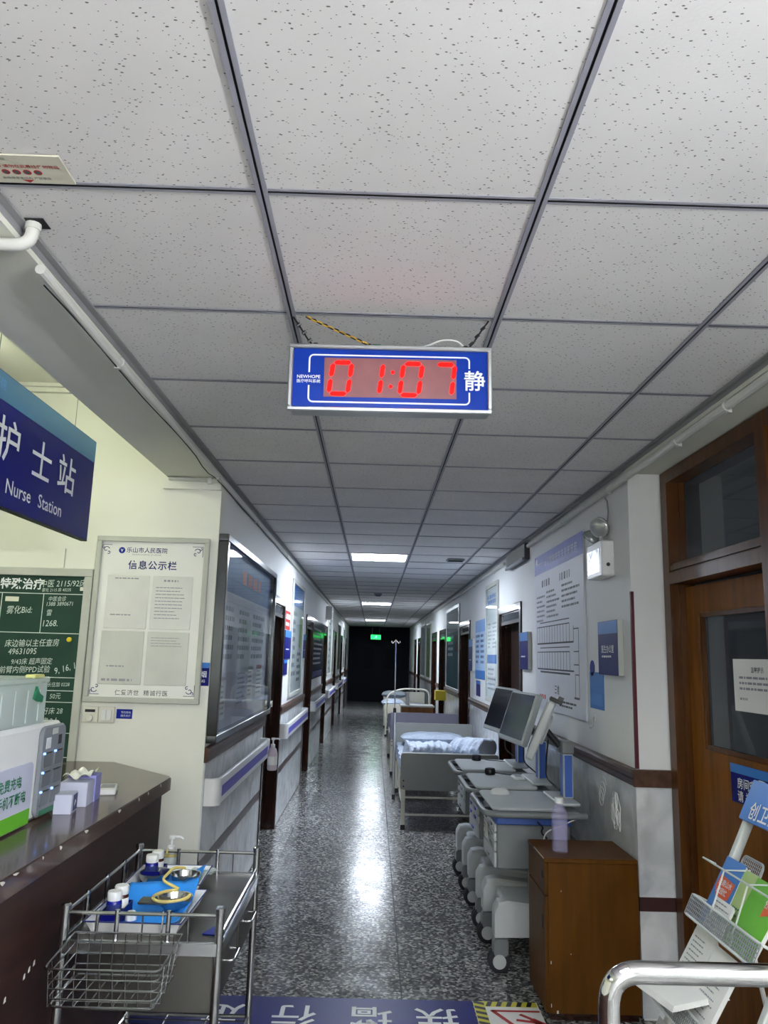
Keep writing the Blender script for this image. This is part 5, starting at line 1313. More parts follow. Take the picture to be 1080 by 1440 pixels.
# ================================================================== COMPUTER TROLLEYS ALONG THE RIGHT WALL
def cart(label, yc, tilt, turn, k):
    t = thing('computer_trolley', label, 'trolley', (0.86, yc, 0), group='white computer trolleys along the right wall')
    def Q(x): return x - 0.86
    # base: two long feet and a cross bar
    for s in (-1, 1):
        m = MB()
        prof = [(Q(0.655), 0.175), (Q(0.655), 0.29), (Q(0.675), 0.325), (Q(0.72), 0.335), (Q(1.06), 0.30), (Q(1.10), 0.28), (Q(1.10), 0.185)]
        n = len(prof); y0, y1 = s * 0.205 - 0.05, s * 0.205 + 0.05
        vs = [(x, y0, z) for x, z in prof] + [(x, y0 + 0.012, z + 0.012 * (z > 0.2)) for x, z in prof] + [(x, y1 - 0.012, z + 0.012 * (z > 0.2)) for x, z in prof] + [(x, y1, z) for x, z in prof]
        fs = [tuple(range(n)), tuple(range(4 * n - 1, 3 * n - 1, -1))]
        for L in range(3): fs += [(L * n + (i + 1) % n, L * n + i, (L + 1) * n + i, (L + 1) * n + (i + 1) % n) for i in range(n)]
        m.add(vs, fs).build('base_foot', 'cart_white', t)
        for x in (0.70, 1.06):
            c = MB().lathe([(0.022, 0.165), (0.022, 0.178)], 12, o=(Q(x), s * 0.205, 0)).rbox(Q(x) - 0.05, Q(x) + 0.03, s * 0.205 - 0.028, s * 0.205 + 0.028, 0.075, 0.166, 0.02, 0.006, axis='y').build('caster', 'cart_grey', t)
            for f in (-1, 1):
                MB().lathe([(0.045, -0.009), (0.056, -0.006), (0.056, 0.006), (0.045, 0.009)], 20, xf=Matrix.Translation((Q(x) - 0.018, s * 0.205 + f * 0.018, 0.0562)) @ Matrix.Rotation(PI / 2, 4, 'X')).build('wheel', 'rubber', c)
                MB().lathe([(0.034, -0.003), (0.034, 0.003)], 16, xf=Matrix.Translation((Q(x) - 0.018, s * 0.205 + f * 0.030, 0.0562)) @ Matrix.Rotation(PI / 2, 4, 'X')).build('hub_cap', 'cart_white', c)
    MB().rbox(Q(0.72), Q(1.08), -0.16, 0.16, 0.24, 0.31, 0.03, 0.012).build('base_bridge', 'cart_white', t)
    MB().rbox(Q(0.88), Q(1.06), -0.06, 0.06, 0.30, 0.50, 0.02, 0.004).build('lower_column', 'cart_grey', t)
    # drawer unit
    MB().rbox(Q(0.672), Q(1.06), -0.20, 0.20, 0.488, 0.711, 0.012, 0.004).build('drawer_unit', 'cart_grey', t)
    for r, (z0, z1) in enumerate(((0.492, 0.565), (0.570, 0.615), (0.620, 0.662), (0.667, 0.708))):
        for (a, b) in (((-0.195, -0.003), (0.003, 0.195)) if r > 0 else ((-0.195, 0.195),)):
            d = MB().rbox(Q(0.660), Q(0.674), a, b, z0, z1, 0.005, 0.003, axis='x').build('drawer', 'cart_white', t)
            MB().rbox(Q(0.652), Q(0.661), (a + b) / 2 - 0.035, (a + b) / 2 + 0.035, z0 + 0.02, z0 + 0.034, 0.004, 0.002, axis='x').build('drawer_handle', 'violet' if k == 1 else 'grey_plastic', d)
    MB().rbox(Q(0.664), Q(1.06), -0.235, 0.235, 0.712, 0.748, 0.01, 0.004).build('blue_underside', 'cart_blue', t)
    # worktop and wrap-round handle
    MB().rbox(Q(0.655), Q(1.10), -0.255, 0.255, 0.749, 0.785, 0.03, 0.004).build('worktop_frame', 'cart_grey', t)
    MB().rbox(Q(0.640), Q(1.02), -0.272, 0.272, 0.786, 0.802, 0.04, 0.005).build('worktop', 'cart_white', t)
    MB().rbox(Q(1.0), Q(1.12), -0.20, 0.20, 0.803, 0.818, 0.02, 0.005).build('rear_step', 'cart_white', t)
    MB().tube(fillet([(Q(1.12), -0.31, 0.775), (Q(0.60), -0.31, 0.775), (Q(0.60), 0.31, 0.775), (Q(1.12), 0.31, 0.775)], 0.11, 8), 0.016, 12).build('handle_rail', 'cart_grey', t)
    for s in (-1, 1):
        MB().rbox(Q(1.06), Q(1.10), min(s * 0.25, s * 0.31), max(s * 0.25, s * 0.31), 0.767, 0.783, 0.004, 0.002).build('handle_bracket', 'cart_grey', t)
        MB().rbox(Q(0.612), Q(0.665), s * 0.15 - 0.02, s * 0.15 + 0.02, 0.766, 0.786, 0.006, 0.002).build('handle_bracket', 'black_plastic', t)
    # column: blue strip between white edges
    MB().rbox(Q(1.065), Q(1.12), -0.045, 0.045, 0.819, 1.05, 0.01, 0.003).build('column', 'cart_white', t)
    MB().box(Q(1.072), Q(1.113), -0.0465, 0.0465, 0.825, 1.045).build('blue_strip', 'cart_blue', t, False)
    MB().box(Q(1.0635), Q(1.066), -0.03, 0.03, 0.825, 1.045).build('blue_strip', 'cart_blue', t, False)
    MB().rbox(Q(1.055), Q(1.125), -0.05, 0.05, 1.05, 1.118, 0.012, 0.006).build('column_head', 'cart_grey', t)
    MB().tube([(Q(1.055), 0, 1.09), (Q(1.03), 0, 1.12), (Q(0.985), 0, 1.17)], 0.018, 10).build('monitor_arm', 'black_plastic', t)
    # monitor, leaning back
    xf = Matrix.Translation((Q(0.955), 0, 1.19)) @ Matrix.Rotation(turn, 4, 'Z') @ Matrix.Rotation(tilt, 4, 'Y')
    mo = MB().rbox(-0.022, 0.022, -0.255, 0.255, -0.165, 0.165, 0.015, 0.008, axis='x', xf=xf).build('monitor', 'cart_white', t)
    MB().box(-0.0232, -0.0218, -0.235, 0.235, -0.135, 0.148, xf=xf).build('screen', 'screen', mo, False)
    MB().rbox(0.022, 0.04, -0.10, 0.10, -0.08, 0.08, 0.02, 0.006, axis='x', xf=xf).build('rear_bulge', 'cart_white', mo)
    MB().tube(fillet([(Q(1.0), 0.03, 1.12), (Q(0.99), 0.05, 0.99), (Q(1.0), 0.10, 0.90), (Q(1.05), 0.06, 0.86), (Q(1.075), 0.055, 0.84)], 0.06, 5), 0.0045, 6).build('monitor_cable', 'black_plastic', t)
    return t
TILT = math.radians(19)
C1 = cart('nearest white computer trolley with its screen seen edge-on', 4.455, math.radians(23), math.radians(-13), 0)
C2 = cart('middle white computer trolley of the row of three', 5.11, TILT, math.radians(7), 1)
C3 = cart('farthest white computer trolley, beside the hospital bed', 5.83, TILT, math.radians(7), 2)
xf = Matrix.Translation((0.955 - 0.86, 0, 1.19)) @ Matrix.Rotation(math.radians(-13), 4, 'Z') @ Matrix.Rotation(math.radians(23), 4, 'Y')
MB().rbox(-0.02, 0.05, -0.225, -0.15, 0.165, 0.185, 0.006, 0.003, xf=xf).box(0.02, 0.05, -0.21, -0.17, 0.185, 0.205, xf=xf).build('webcam', 'black_plastic', C1)
MB().tube(fillet([(0.205, -0.30, 0.76), (0.04, -0.33, 0.70), (0.03, -0.275, 0.60), (0.06, -0.26, 0.555), (0.10, -0.25, 0.55)], 0.03, 4), 0.0035, 6).build('white_cord', 'white_plastic', C1)
pts = []
for k in range(14): pts.append((0.07 + 0.022 * math.cos(k * 1.0), -0.262 + 0.006 * math.sin(k * 0.7), 0.575 + 0.02 * math.sin(k * 2.0)))
MB().tube(pts, 0.003, 5).build('cord_coil', 'white_plastic', C1)
MB().tube([(0.02 + 0.004 * k + 0.009 * math.cos(k * 1.25), -0.235 + 0.009 * math.sin(k * 1.25), 0.755 - 0.0105 * k) for k in range(44)], 0.004, 5).build('coiled_lead', 'black_plastic', C1)
MB().box(-0.212, -0.208, -0.02, 0.05, 0.60, 0.67).build('paper_label', 'sticker_cream', C1, False)

t = thing('computer_mouse', 'white computer mouse on the nearest trolley', 'mouse', (0.745, 4.60, 0.802))
m = MB(); m.surf(lambda u, v: (0.055 * math.cos(PI * v) , 0.032 * math.sin(PI * v) * math.cos(PI * u), 0.034 * math.sin(PI * v) ** 0.7 * math.sin(PI * u)), 12, 14)
m.build('shell', 'white_plastic', t)
MB().box(-0.004, 0.004, -0.0035, 0.0035, 0.0315, 0.0345).build('scroll_wheel', 'grey_plastic', t, False)
for lab, x, y in (('black puck-shaped scanner on the middle trolley', 0.80, 5.34), ('black puck-shaped scanner on the farthest trolley', 0.80, 6.03)):
    t = thing('black_scanner', lab, 'scanner', (x, y, 0.802), group='black scanners on the trolleys')
    MB().lathe([(0.032, 0), (0.036, 0.006), (0.036, 0.028), (0.030, 0.040), (0.012, 0.043)], 18).build('body', 'black_plastic', t)
    MB().tube(fillet([(0.036, 0, 0.012), (0.09, -0.03, 0.006), (0.16, -0.04, 0.006), (0.2, -0.08, 0.006)], 0.03, 4), 0.003, 5).build('lead', 'black_plastic', t)
t = thing('device_dock', 'white low dock at the back of the middle trolley worktop', 'dock', (0.955, 5.16, 0.802))
MB().rbox(-0.04, 0.04, -0.06, 0.06, 0, 0.02, 0.015, 0.006).build('body', 'white_plastic', t)
MB().rbox(-0.02, 0.02, -0.035, 0.035, 0.0195, 0.021, 0.008, 0.0005).build('pad', 'grey_plastic', t)

# ================================================================== BROWN CABINET WITH BOTTLE
t = thing('bedside_cabinet', 'brown wooden bedside cabinet against the right wall corner', 'cabinet', (1.02, 3.91, 0))
X0, X1, Y0, Y1, H = -0.212, 0.212, -0.185, 0.185, 0.673
MB().rbox(X0 - 0.004, X1, Y0 - 0.006, Y1, H - 0.02, H, 0.004, 0.003).build('top', 'cabinet_wood', t)
MB().box(X0 + 0.014, X1, Y0, Y0 + 0.016, 0.03, H - 0.02).build('side_panel', 'cabinet_wood', t, False)
MB().box(X0 + 0.014, X1, Y1 - 0.016, Y1, 0.03, H - 0.02).build('side_panel', 'cabinet_wood', t, False)
MB().box(X1 - 0.012, X1, Y0 + 0.016, Y1 - 0.016, 0.03, H - 0.02).build('back_panel', 'cabinet_wood', t, False)
MB().box(X0 + 0.03, X1 - 0.012, Y0 + 0.016, Y1 - 0.016, 0.03, 0.05).build('bottom_panel', 'cabinet_wood', t, False)
MB().box(X0 + 0.02, X1 - 0.01, Y0 + 0.01, Y1 - 0.01, 0.0, 0.03).build('plinth', 'door_wood', t, False)
d = MB().box(X0, X0 + 0.013, Y0 + 0.003, Y1 - 0.003, 0.515, H - 0.024).build('drawer', 'cabinet_wood', t, False)
MB().box(X0 - 0.001, X0 + 0.002, -0.145, -0.115, 0.575, 0.605).build('finger_slot', 'slot_dark', d, False)
d = MB().box(X0, X0 + 0.013, Y0 + 0.003, Y1 - 0.003, 0.032, 0.508).build('door', 'cabinet_wood', t, False)
MB().box(X0 - 0.001, X0 + 0.002, -0.14, -0.12, 0.36, 0.42).build('finger_slot', 'slot_dark', d, False)
MB().box(X0 - 0.0045, X0 - 0.0035, Y0 + 0.0, Y1 - 0.15, H - 0.004, H - 0.001).build('worn_edge', 'warm_white', t, False)
for x, z, a, b in ((-0.19, 0.23, 0.004, 0.012), (-0.19, 0.055, 0.003, 0.014), (-0.165, 0.03, 0.008, 0.012), (-0.10, 0.27, 0.003, 0.004), (-0.14, 0.53, 0.002, 0.006)):
    MB().box(x, x + a, Y0 - 0.0008, Y0 + 0.0002, z, z + b).build('paint_chip', 'warm_white', t, False)

t = thing('water_bottle', 'tall clear lilac plastic bottle on the brown cabinet', 'bottle', (0.905, 3.84, 0.673))
MB().rbox(-0.033, 0.033, -0.033, 0.033, 0.0, 0.19, 0.016, 0.008, seg=4).lathe([(0.033, 0.185), (0.026, 0.205), (0.018, 0.215), (0.018, 0.222)], 20).build('body', 'lilac_plastic', t)
MB().lathe([(0.021, 0.220), (0.021, 0.243), (0.018, 0.246)], 18).build('cap', 'white_plastic', t)
MB().rbox(-0.0345, 0.0345, -0.0345, 0.0345, 0.06, 0.135, 0.0165, 0.001).build('label', 'lilac_plastic', t)

# ================================================================== HOSPITAL BEDS
def pillow(parent, name, cx, cy, z, w, l, h, rz=0.0, mt='linen', seed=0):
    q = random.Random(seed); a = q.uniform(0, 6)
    m = MB()
    def fn(s):
        def f(u, v):
            x, y = 2 * u - 1, 2 * v - 1
            k = (1 - abs(x) ** 3.5) ** 0.55 * (1 - abs(y) ** 3.5) ** 0.55
            wr = 0.10 * math.sin(7 * x + a) * math.sin(6 * y + a) * k
            return (w * x * (1 - 0.06 * y * y), l * y * (1 - 0.06 * x * x), h + s * h * k * (1 + wr))
        return f
    xf = Matrix.Translation((cx, cy, z)) @ Matrix.Rotation(rz, 4, 'Z')
    m.surf(fn(1), 22, 18, xf=xf)
    n0 = len(m.f); m.surf(fn(-1), 22, 18, xf=xf)
    m.f[n0:] = [tuple(reversed(f)) for f in m.f[n0:]]
    return m.build(name, mt, parent, True, 1.2)
def roll(name, parent, p0, p1, r, seed, mt='linen'):
    q = random.Random(seed); a, b = q.uniform(0, 6), q.uniform(0, 6)
    p0, p1 = Vector(p0), Vector(p1); d = (p1 - p0); L = d.length; d.normalize()
    side = Vector((-d.y, d.x, 0)); up = Vector((0, 0, 1))
    def fn(u, v):
        t = 2 * PI * u
        rr = r * (1 + 0.05 * math.sin(24 * v + 2.5 * math.sin(t + a)) + 0.045 * math.sin(41 * v + 3 * t + b) + 0.05 * math.sin(3 * t + 9 * v + b) + 0.04 * math.sin(5 * t + a))
        rr *= 0.86 if v in (0.0, 1.0) else 1.0
        return p0 + d * (L * v) + side * (rr * 1.12 * math.cos(t)) + up * (rr * math.sin(t))
    m = MB().surf(fn, 28, 60)
    for end in (0, 1):
        vs = [fn(k / 28, float(end)) for k in range(28)]; c = p0 if end == 0 else p1
        m.add(vs + [c], [((k + 1) % 28, k, 28) if end else (k, (k + 1) % 28, 28) for k in range(28)])
    return m.build(name, mt, parent, True, 1.4)
def bed(label, y0, y1, x0, x1, mt, foot_top, head_top, foot_bot=0.345):
    t = thing('hospital_bed', label, 'bed', ((x0 + x1) / 2, (y0 + y1) / 2, 0), group='hospital beds along the right wall')
    ox, oy = -(x0 + x1) / 2, -(y0 + y1) / 2
    def B(x, y, z): return (x + ox, y + oy, z)
    for y, top, nm in ((y0, foot_top, 'footboard'), (y1, head_top, 'headboard')):
        MB().rbox(x0 + ox, x1 + ox, y - 0.016 + oy, y + 0.016 + oy, foot_bot, top, 0.03, 0.006, axis='y', seg=5).build(nm, mt, t)
        for x in (x0 + 0.028, x1 - 0.028):
            l = MB().rbox(x - 0.018 + ox, x + 0.018 + ox, y - 0.016 + oy, y + 0.016 + oy, 0.03, foot_bot + 0.01, 0.006, 0.002).build('leg', 'bed_tube', t)
            MB().rbox(x - 0.021 + ox, x + 0.021 + ox, y - 0.019 + oy, y + 0.019 + oy, 0, 0.045, 0.006, 0.002).build('foot_cap', 'black_plastic', l)
        for z in (0.132, 0.283): MB().tube([B(x0 + 0.028, y, z), B(x1 - 0.028, y, z)], 0.010, 8).build('cross_bar', 'bed_tube', t)
        for s in (0.38, 0.43): MB().lathe([(0.008, -0.002), (0.008, 0.002)], 10, xf=Matrix.Translation(B(x0 + 0.028, y - 0.017, s)) @ Matrix.Rotation(PI / 2, 4, 'X')).build('bolt', 'black_plastic', t) if y == y0 else None
    for x in (x0 + 0.03, x1 - 0.03): MB().box(x - 0.015 + ox, x + 0.015 + ox, y0 + 0.016 + oy, y1 - 0.016 + oy, 0.40, 0.45).build('side_rail', 'bed_tube', t, False)
    MB().box(x0 + 0.05 + ox, x1 - 0.05 + ox, y0 + 0.02 + oy, y1 - 0.02 + oy, 0.425, 0.44).build('bed_deck', 'bed_grey', t, False)
    for k in range(2):
        y = y0 + (y1 - y0) * (0.33 + 0.4 * k)
        MB().tube(fillet([B(x0 + 0.028, y - 0.25, 0.40), B(x0 + 0.028, y - 0.25, 0.18), B(x0 + 0.028, y + 0.25, 0.18), B(x0 + 0.028, y + 0.25, 0.40)], 0.05, 4), 0.009, 8).build('under_bar', 'bed_tube', t)
    return t, B
t, B = bed('grey hospital bed with rolled white quilts nearest the trolleys', 7.44, 9.40, 0.285, 1.195, 'bed_grey', 0.68, 0.785)
mtr = MB().rbox(-0.425, 0.425, -0.95, 0.95, 0.442, 0.56, 0.04, 0.02, seg=4).build('mattress', 'linen', t)
def drape(u, v):
    s = -0.44 - 0.008 * math.sin(30 * v) if u < 0.08 else (0.44 if u > 0.92 else -0.42 + (u - 0.08) / 0.84 * 0.84)
    z = 0.46 if u in (0.0, 1.0) else 0.563 + 0.004 * math.sin(12 * u + 3) * math.sin(17 * v)
    return (s, -0.93 + 1.86 * v, z)
MB().surf(drape, 26, 40).build('bed_sheet', 'linen', t)
def tag_t(o, label, cat, group=None): return tag(o, label, cat, group)
o = pillow(None, 'pillow', 0.70, 9.10, 0.60, 0.36, 0.20, 0.055, 0.0, seed=1); tag(o, 'flat white pillow at the head of the nearest bed', 'pillow'); o.rotation_euler = (0, 0, 0)
o = roll('rolled_quilt', None, (0.345, 7.63, 0.665), (0.76, 7.80, 0.655), 0.090, 3); tag(o, 'left white rolled quilt at the foot of the nearest bed', 'quilt')
o = roll('rolled_quilt', None, (0.87, 8.00, 0.665), (1.12, 7.62, 0.70), 0.105, 5); tag(o, 'right white rolled quilt at the foot of the nearest bed', 'quilt')
t, B = bed('lilac grey hospital bed behind the nearest bed', 10.70, 12.6, 0.255, 1.165, 'bed_lilac', 0.81, 0.66, 0.45)
MB().rbox(-0.42, 0.42, -0.92, 0.92, 0.442, 0.55, 0.04, 0.02).build('mattress', 'linen', t)
t, B = bed('farthest hospital bed with grey bedding hanging over its side', 15.6, 17.5, 0.255, 1.165, 'bed_tube', 0.62, 0.78)
MB().rbox(-0.42, 0.42, -0.9, 0.9, 0.442, 0.55, 0.04, 0.02).build('mattress', 'linen', t)
MB().tube(fillet([B(0.29, 15.57, 0.2), B(0.29, 15.57, 0.80), B(0.55, 15.57, 0.92), B(1.13, 15.57, 0.92), B(1.13, 15.57, 0.2)], 0.16, 6), 0.016, 8).build('foot_frame', 'bed_tube', t)
def hang(u, v): return (-0.47 + (0.14 * max(0, u - 0.45)), -0.5 + 1.1 * v + 0.02 * math.sin(9 * u), 0.36 + 0.5 * min(u, 0.5) * 2 * 0.5 + 0.02 * math.sin(22 * v) + (0.02 if u > 0.5 else 0))
o = pillow(None, 'folded_blanket', 0.42, 15.95, 0.56, 0.22, 0.26, 0.07, 0.1, 'linen', 4); tag(o, 'white folded blanket on the farthest bed', 'blanket')
o = pillow(None, 'striped_pillow', 0.46, 16.25, 0.71, 0.26, 0.24, 0.07, -0.1, 'linen_grey', 6); tag(o, 'grey pillow on top of the folded blanket, farthest bed', 'pillow')

# drip stand
t = thing('drip_stand', 'thin metal drip stand with two hooks beside the bed', 'drip stand', (0.268, 8.95, 0))
MB().tube([(0, 0, 0.02), (-0.006, 0, 0.95)], 0.014, 10).build('outer_pole', 'aluminium', t)
MB().tube([(-0.006, 0, 0.9), (-0.012, 0, 1.74)], 0.007, 8).build('inner_pole', 'stainless', t)
MB().lathe([(0.018, 0.93), (0.018, 0.98)], 12, o=(-0.006, 0, 0)).build('clamp', 'black_plastic', t)
m = MB().tube([(-0.055, 0, 1.725), (-0.062, 0, 1.71), (-0.045, 0, 1.70), (-0.012, 0, 1.74), (0.022, 0, 1.70), (0.039, 0, 1.71), (0.032, 0, 1.725)], 0.005, 6)
m.build('hooks', 'stainless', t)
MB().rbox(-0.018, 0.018, -0.018, 0.018, 0, 0.05, 0.006, 0.002).build('foot', 'black_plastic', t)

# bedside table between the farther beds
t = thing('bedside_table', 'light brown bedside table between the farther beds', 'table', (0.76, 13.35, 0))
MB().rbox(-0.28, 0.28, -0.25, 0.25, 0.73, 0.755, 0.006, 0.003).build('top', 'paper_grey', t)
MB().box(-0.265, 0.265, -0.235, 0.235, 0.06, 0.73).build('carcass', 'table_wood', t, False)
MB().box(-0.25, 0.25, -0.25, -0.235, 0.55, 0.715).build('drawer', 'table_wood', t, False)
MB().box(-0.25, 0.25, -0.25, -0.235, 0.08, 0.54).build('door', 'table_wood', t, False)
MB().box(-0.24, 0.24, -0.22, 0.22, 0, 0.06).build('plinth', 'door_wood', t, False)
t = thing('white_bottle', 'small white bottle on the far bedside table', 'bottle', (0.60, 13.3, 0.755))
MB().lathe([(0.035, 0), (0.038, 0.01), (0.038, 0.12), (0.022, 0.15), (0.022, 0.18), (0.018, 0.19)], 14).build('body', 'white_plastic', t)
MB().lathe([(0.024, 0.17), (0.024, 0.205)], 12).build('cap', 'white_plastic', t)
t = thing('yellow_bin', 'yellow box fixed on the wall by the third right door', 'box', (XR - 0.001, 13.42, 0.92), FACE_NX)
MB().rbox(-0.13, 0.13, -0.08, 0.08, 0, 0.18, 0.01, 0.005).build('body', 'yellow', t)
MB().box(-0.06, 0.06, 0.0, 0.03, 0.18, 0.184).build('flap', 'hazard_yellow', t, False)

# ================================================================== FLOOR DECALS
FACE_UP180 = cols((-1, 0, 0), (0, -1, 0), (0, 0, 1))
t = thing('floor_banner', 'blue floor banner with white characters read from the corridor', 'floor sign', (-0.30, 3.55, 0.0), FACE_UP180)
MB().box(-0.80, 1.2, -0.35, 0.35, 0.0005, 0.002).build('vinyl', 'sign_navy', t, False)
for s_, x in (('扶', 0.325), ('墙', 0.035), ('行', -0.30), ('走', -0.62)): text(s_, 0.20, 'white_print', t, -(x + 0.30), -(3.72 - 3.55), 0.0026, 0.012, sx=1.0)
t = thing('floor_warning', 'white floor warning sign with red triangle and striped border', 'floor sign', (0.92, 3.55, 0.0), FACE_UP180)
# clipped by the cabinet: the sign ends where the cabinet stands
MB().box(0.12, 0.415, -0.35, 0.35, 0.0005, 0.002).box(-0.10, 0.12, -0.14, 0.35, 0.0005, 0.002).build('vinyl', 'paper', t, False)
m = MB()
m.box(0.365, 0.414, -0.348, 0.348, 0.002, 0.0026).box(0.125, 0.365, -0.348, -0.298, 0.002, 0.0026).build('yellow_border', 'hazard_yellow', t, False)
m = MB()
for k in range(14):
    y = -0.335 + k * 0.05
    m.add([(0.366, y, 0.0029), (0.413, y - 0.02, 0.0029), (0.413, y + 0.005, 0.0029), (0.366, y + 0.025, 0.0029)], [(0, 1, 2, 3)])
for k in range(5):
    x = 0.14 + k * 0.046
    m.add([(x, -0.347, 0.0029), (x + 0.022, -0.347, 0.0029), (x + 0.038, -0.299, 0.0029), (x + 0.016, -0.299, 0.0029)], [(0, 1, 2, 3)])
m.build('black_stripes', 'black_plastic', t, False)
m = MB()
def rl(a, b, th):
    a, b = Vector(a), Vector(b); d = (b - a).normalized(); n = Vector((-d.y, d.x)) * th / 2
    m.add([(a.x + n.x, a.y + n.y, 0.0029), (a.x - n.x, a.y - n.y, 0.0029), (b.x - n.x, b.y - n.y, 0.0029), (b.x + n.x, b.y + n.y, 0.0029)], [(0, 1, 2, 3)])
rl((0.34, -0.255), (0.125, -0.255), 0.018); rl((0.34, -0.262), (0.12, 0.16), 0.020)
m.build('red_triangle', 'red_ink', t, False)
m = MB()
rl((0.22, -0.225), (0.175, -0.18), 0.02); rl((0.245, -0.17), (0.16, -0.15), 0.022); rl((0.175, -0.18), (0.13, -0.13), 0.03); rl((0.16, -0.15), (0.13, -0.10), 0.03)
m.build('falling_figure', 'red_ink', t, False)

# ================================================================== BROCHURE RACK AND CHROME BARRIER
AL = math.atan(0.475)
ta, tb = math.sin(AL), math.cos(AL)
ROT = cols((0, -1, 0), (ta, 0, tb), (-tb, 0, ta))
RX, RY = 0.775, 2.72
t = thing('brochure_rack', 'leaning pale metal brochure rack by the brown door', 'rack', (RX, RY, 0), ROT)
RW = 0.46
for u in (0.0, RW):
    MB().rbox(u - 0.014, u + 0.014, 0.012, 1.30, -0.022, 0.006, 0.005, 0.002, axis='y').build('post', 'rack_paint', t)
back = [(0.0, 0.02, -0.01), (RW, 0.02, -0.01)]
for v in (0.06, 0.35): MB().tube([(0.014, v, -0.008), (RW - 0.014, v, -0.008)], 0.008, 8).build('cross_bar', 'rack_paint', t)
# rear strut to the floor
inv = ROT.transposed()
def W(x, y, z): return tuple(inv @ (Vector((x, y, z)) - Vector((RX, RY, 0))))
for yy in (RY - 0.03, RY - RW + 0.03): MB().tube([W(1.20, yy, 0.93), W(1.385, yy, 0.008)], 0.008, 8).build('rear_leg', 'rack_paint', t)
hd = MB().rbox(-0.016, RW + 0.016, 1.155, 1.295, 0.007, 0.020, 0.004, 0.002).build('header_panel', mat('header_blue', (30, 112, 200), 0.35, var=0.06), t)
text('创卫宣传', 0.062, 'white_print', hd, 0.165, 1.195, 0.0215, 0.015, spacing=1.1)
MB().lathe([(0.032, 0.020), (0.032, 0.0212)], 22, o=(0.16, 1.262, 0)).build('emblem', 'white_print', hd)
MB().lathe([(0.025, 0.0213), (0.025, 0.022)], 20, o=(0.16, 1.262, 0)).build('emblem_centre', 'sky_blue', hd)
MB().lathe([(0.012, 0.0221), (0.012, 0.0226)], 14, o=(0.16, 1.262, 0)).build('emblem_dot', 'white_print', hd)
def pocket(v, strip, depth=0.075):
    p = bpy.data.objects.new('pocket', None); COL.objects.link(p); p.parent = t
    m = MB()
    m.tube(fillet([(0.0, v + strip, 0.0), (0.0, v + strip, depth), (RW, v + strip, depth), (RW, v + strip, 0.0)], 0.02, 4), 0.0045, 8).build('pocket_rim', 'rack_paint', p)
    m = MB()
    m.tube(fillet([(0.0, v, 0.0), (0.0, v, depth), (RW, v, depth), (RW, v, 0.0)], 0.02, 4), 0.0045, 8).build('pocket_rim', 'rack_paint', p)
    MB().box(0.0, RW, v - 0.002, v + 0.001, 0.008, depth).build('pocket_floor', 'rack_paint', p, False)
    m = MB(); n = int(RW / 0.011)
    for k in range(n + 1): m.box(k * RW / n - 0.0018, k * RW / n + 0.0018, v, v + strip, depth - 0.001, depth + 0.001)
    nv = int(strip / 0.011)
    for k in range(nv + 1): m.box(0, RW, v + k * strip / nv - 0.0018, v + k * strip / nv + 0.0018, depth - 0.001, depth + 0.001)
    o = m.build('wire_mesh', 'mesh_metal', p, False)
    return p
pocket(0.80, 0.065); pocket(0.52, 0.06); pocket(0.24, 0.06)
MB().tube([(0.0, 0.985, 0.04), (0.0, 0.985, 0.085), (RW, 0.985, 0.085), (RW, 0.985, 0.04)], 0.0035, 6).build('retaining_wire', 'rack_paint', t)
for k in (0.155, 0.31): MB().tube([(k, 0.803, 0.07), (k, 0.985, 0.085), (k, 1.02, 0.01)], 0.003, 6).build('divider_wire', 'rack_paint', t)
m = MB(); m.tube(fillet([(0.07, 0.99, 0.0), (0.07, 1.055, 0.0), (0.20, 1.055, 0.0), (0.20, 0.99, 0.0)], 0.02, 4), 0.004, 6)
for k in range(12): m.box(0.072 + k * 0.0108, 0.0738 + k * 0.0108, 0.99, 1.053, -0.001, 0.001)
for k in range(6): m.box(0.072, 0.198, 0.995 + k * 0.0108, 0.9968 + k * 0.0108, -0.001, 0.001)
m.build('back_mesh', 'mesh_metal', t, False)
RM = ROT.to_4x4(); RM.translation = Vector((RX, RY, 0))
def leaflet(name, label, u, v, wd, w, h, mt, lean=0.12, extra=None, cat='leaflet', rz=0.0, n=5):
    m = RM @ Matrix.Translation((u, v, wd)) @ Matrix.Rotation(rz, 4, 'Z') @ Matrix.Rotation(-lean, 4, 'X')
    o = bpy.data.objects.new(name, None); COL.objects.link(o); o.matrix_world = m; tag(o, label, cat)
    for k in range(n): MB().box(-w / 2 + 0.002 * k, w / 2 + 0.001 * k, 0.0 + 0.001 * k, h - 0.003 * k, -0.0022 * (k + 1), -0.0022 * k - 0.0006).build('sheet' if k else 'cover', mt if k == 0 else 'paper', o, False)
    if extra: extra(o, w, h)
    return o
def ex1(o, w, h):
    MB().prism([(-0.055, 0.125), (-0.02, 0.085), (0.045, 0.10), (0.055, 0.155), (-0.05, 0.165)], 0, 0.0006).build('orange_patch', 'orange', o, False)
    text('共建山水', 0.022, 'white_print', o, 0.0, 0.143, 0.0012, 0.015); text('家园忙', 0.022, 'white_print', o, -0.004, 0.117, 0.0012, 0.015)
    MB().lathe([(0.011, 0), (0.011, 0.0006)], 14, o=(0.045, 0.085, 0)).build('round_mark', 'white_print', o)
def ex2(o, w, h):
    MB().prism([(0.02, 0.12), (0.07, 0.14), (0.075, 0.2), (0.02, 0.19)], 0, 0.0006).build('orange_patch', 'orange', o, False)
    text('健康', 0.03, 'white_print', o, 0.047, 0.163, 0.0012, 0.015)
def exl(a, b, y0, y1, p, hh, mt='ink_soft', sd=1):
    def f(o, w, h): printed(o, [(a, b, y0, y1, p, hh)], mt, 0.0006, sd)
    return f
leaflet('leaflet', 'blue leaflet with orange patch in the top pocket', 0.085, 0.803, 0.036, 0.13, 0.225, 'sky_blue', 0.05, ex1)
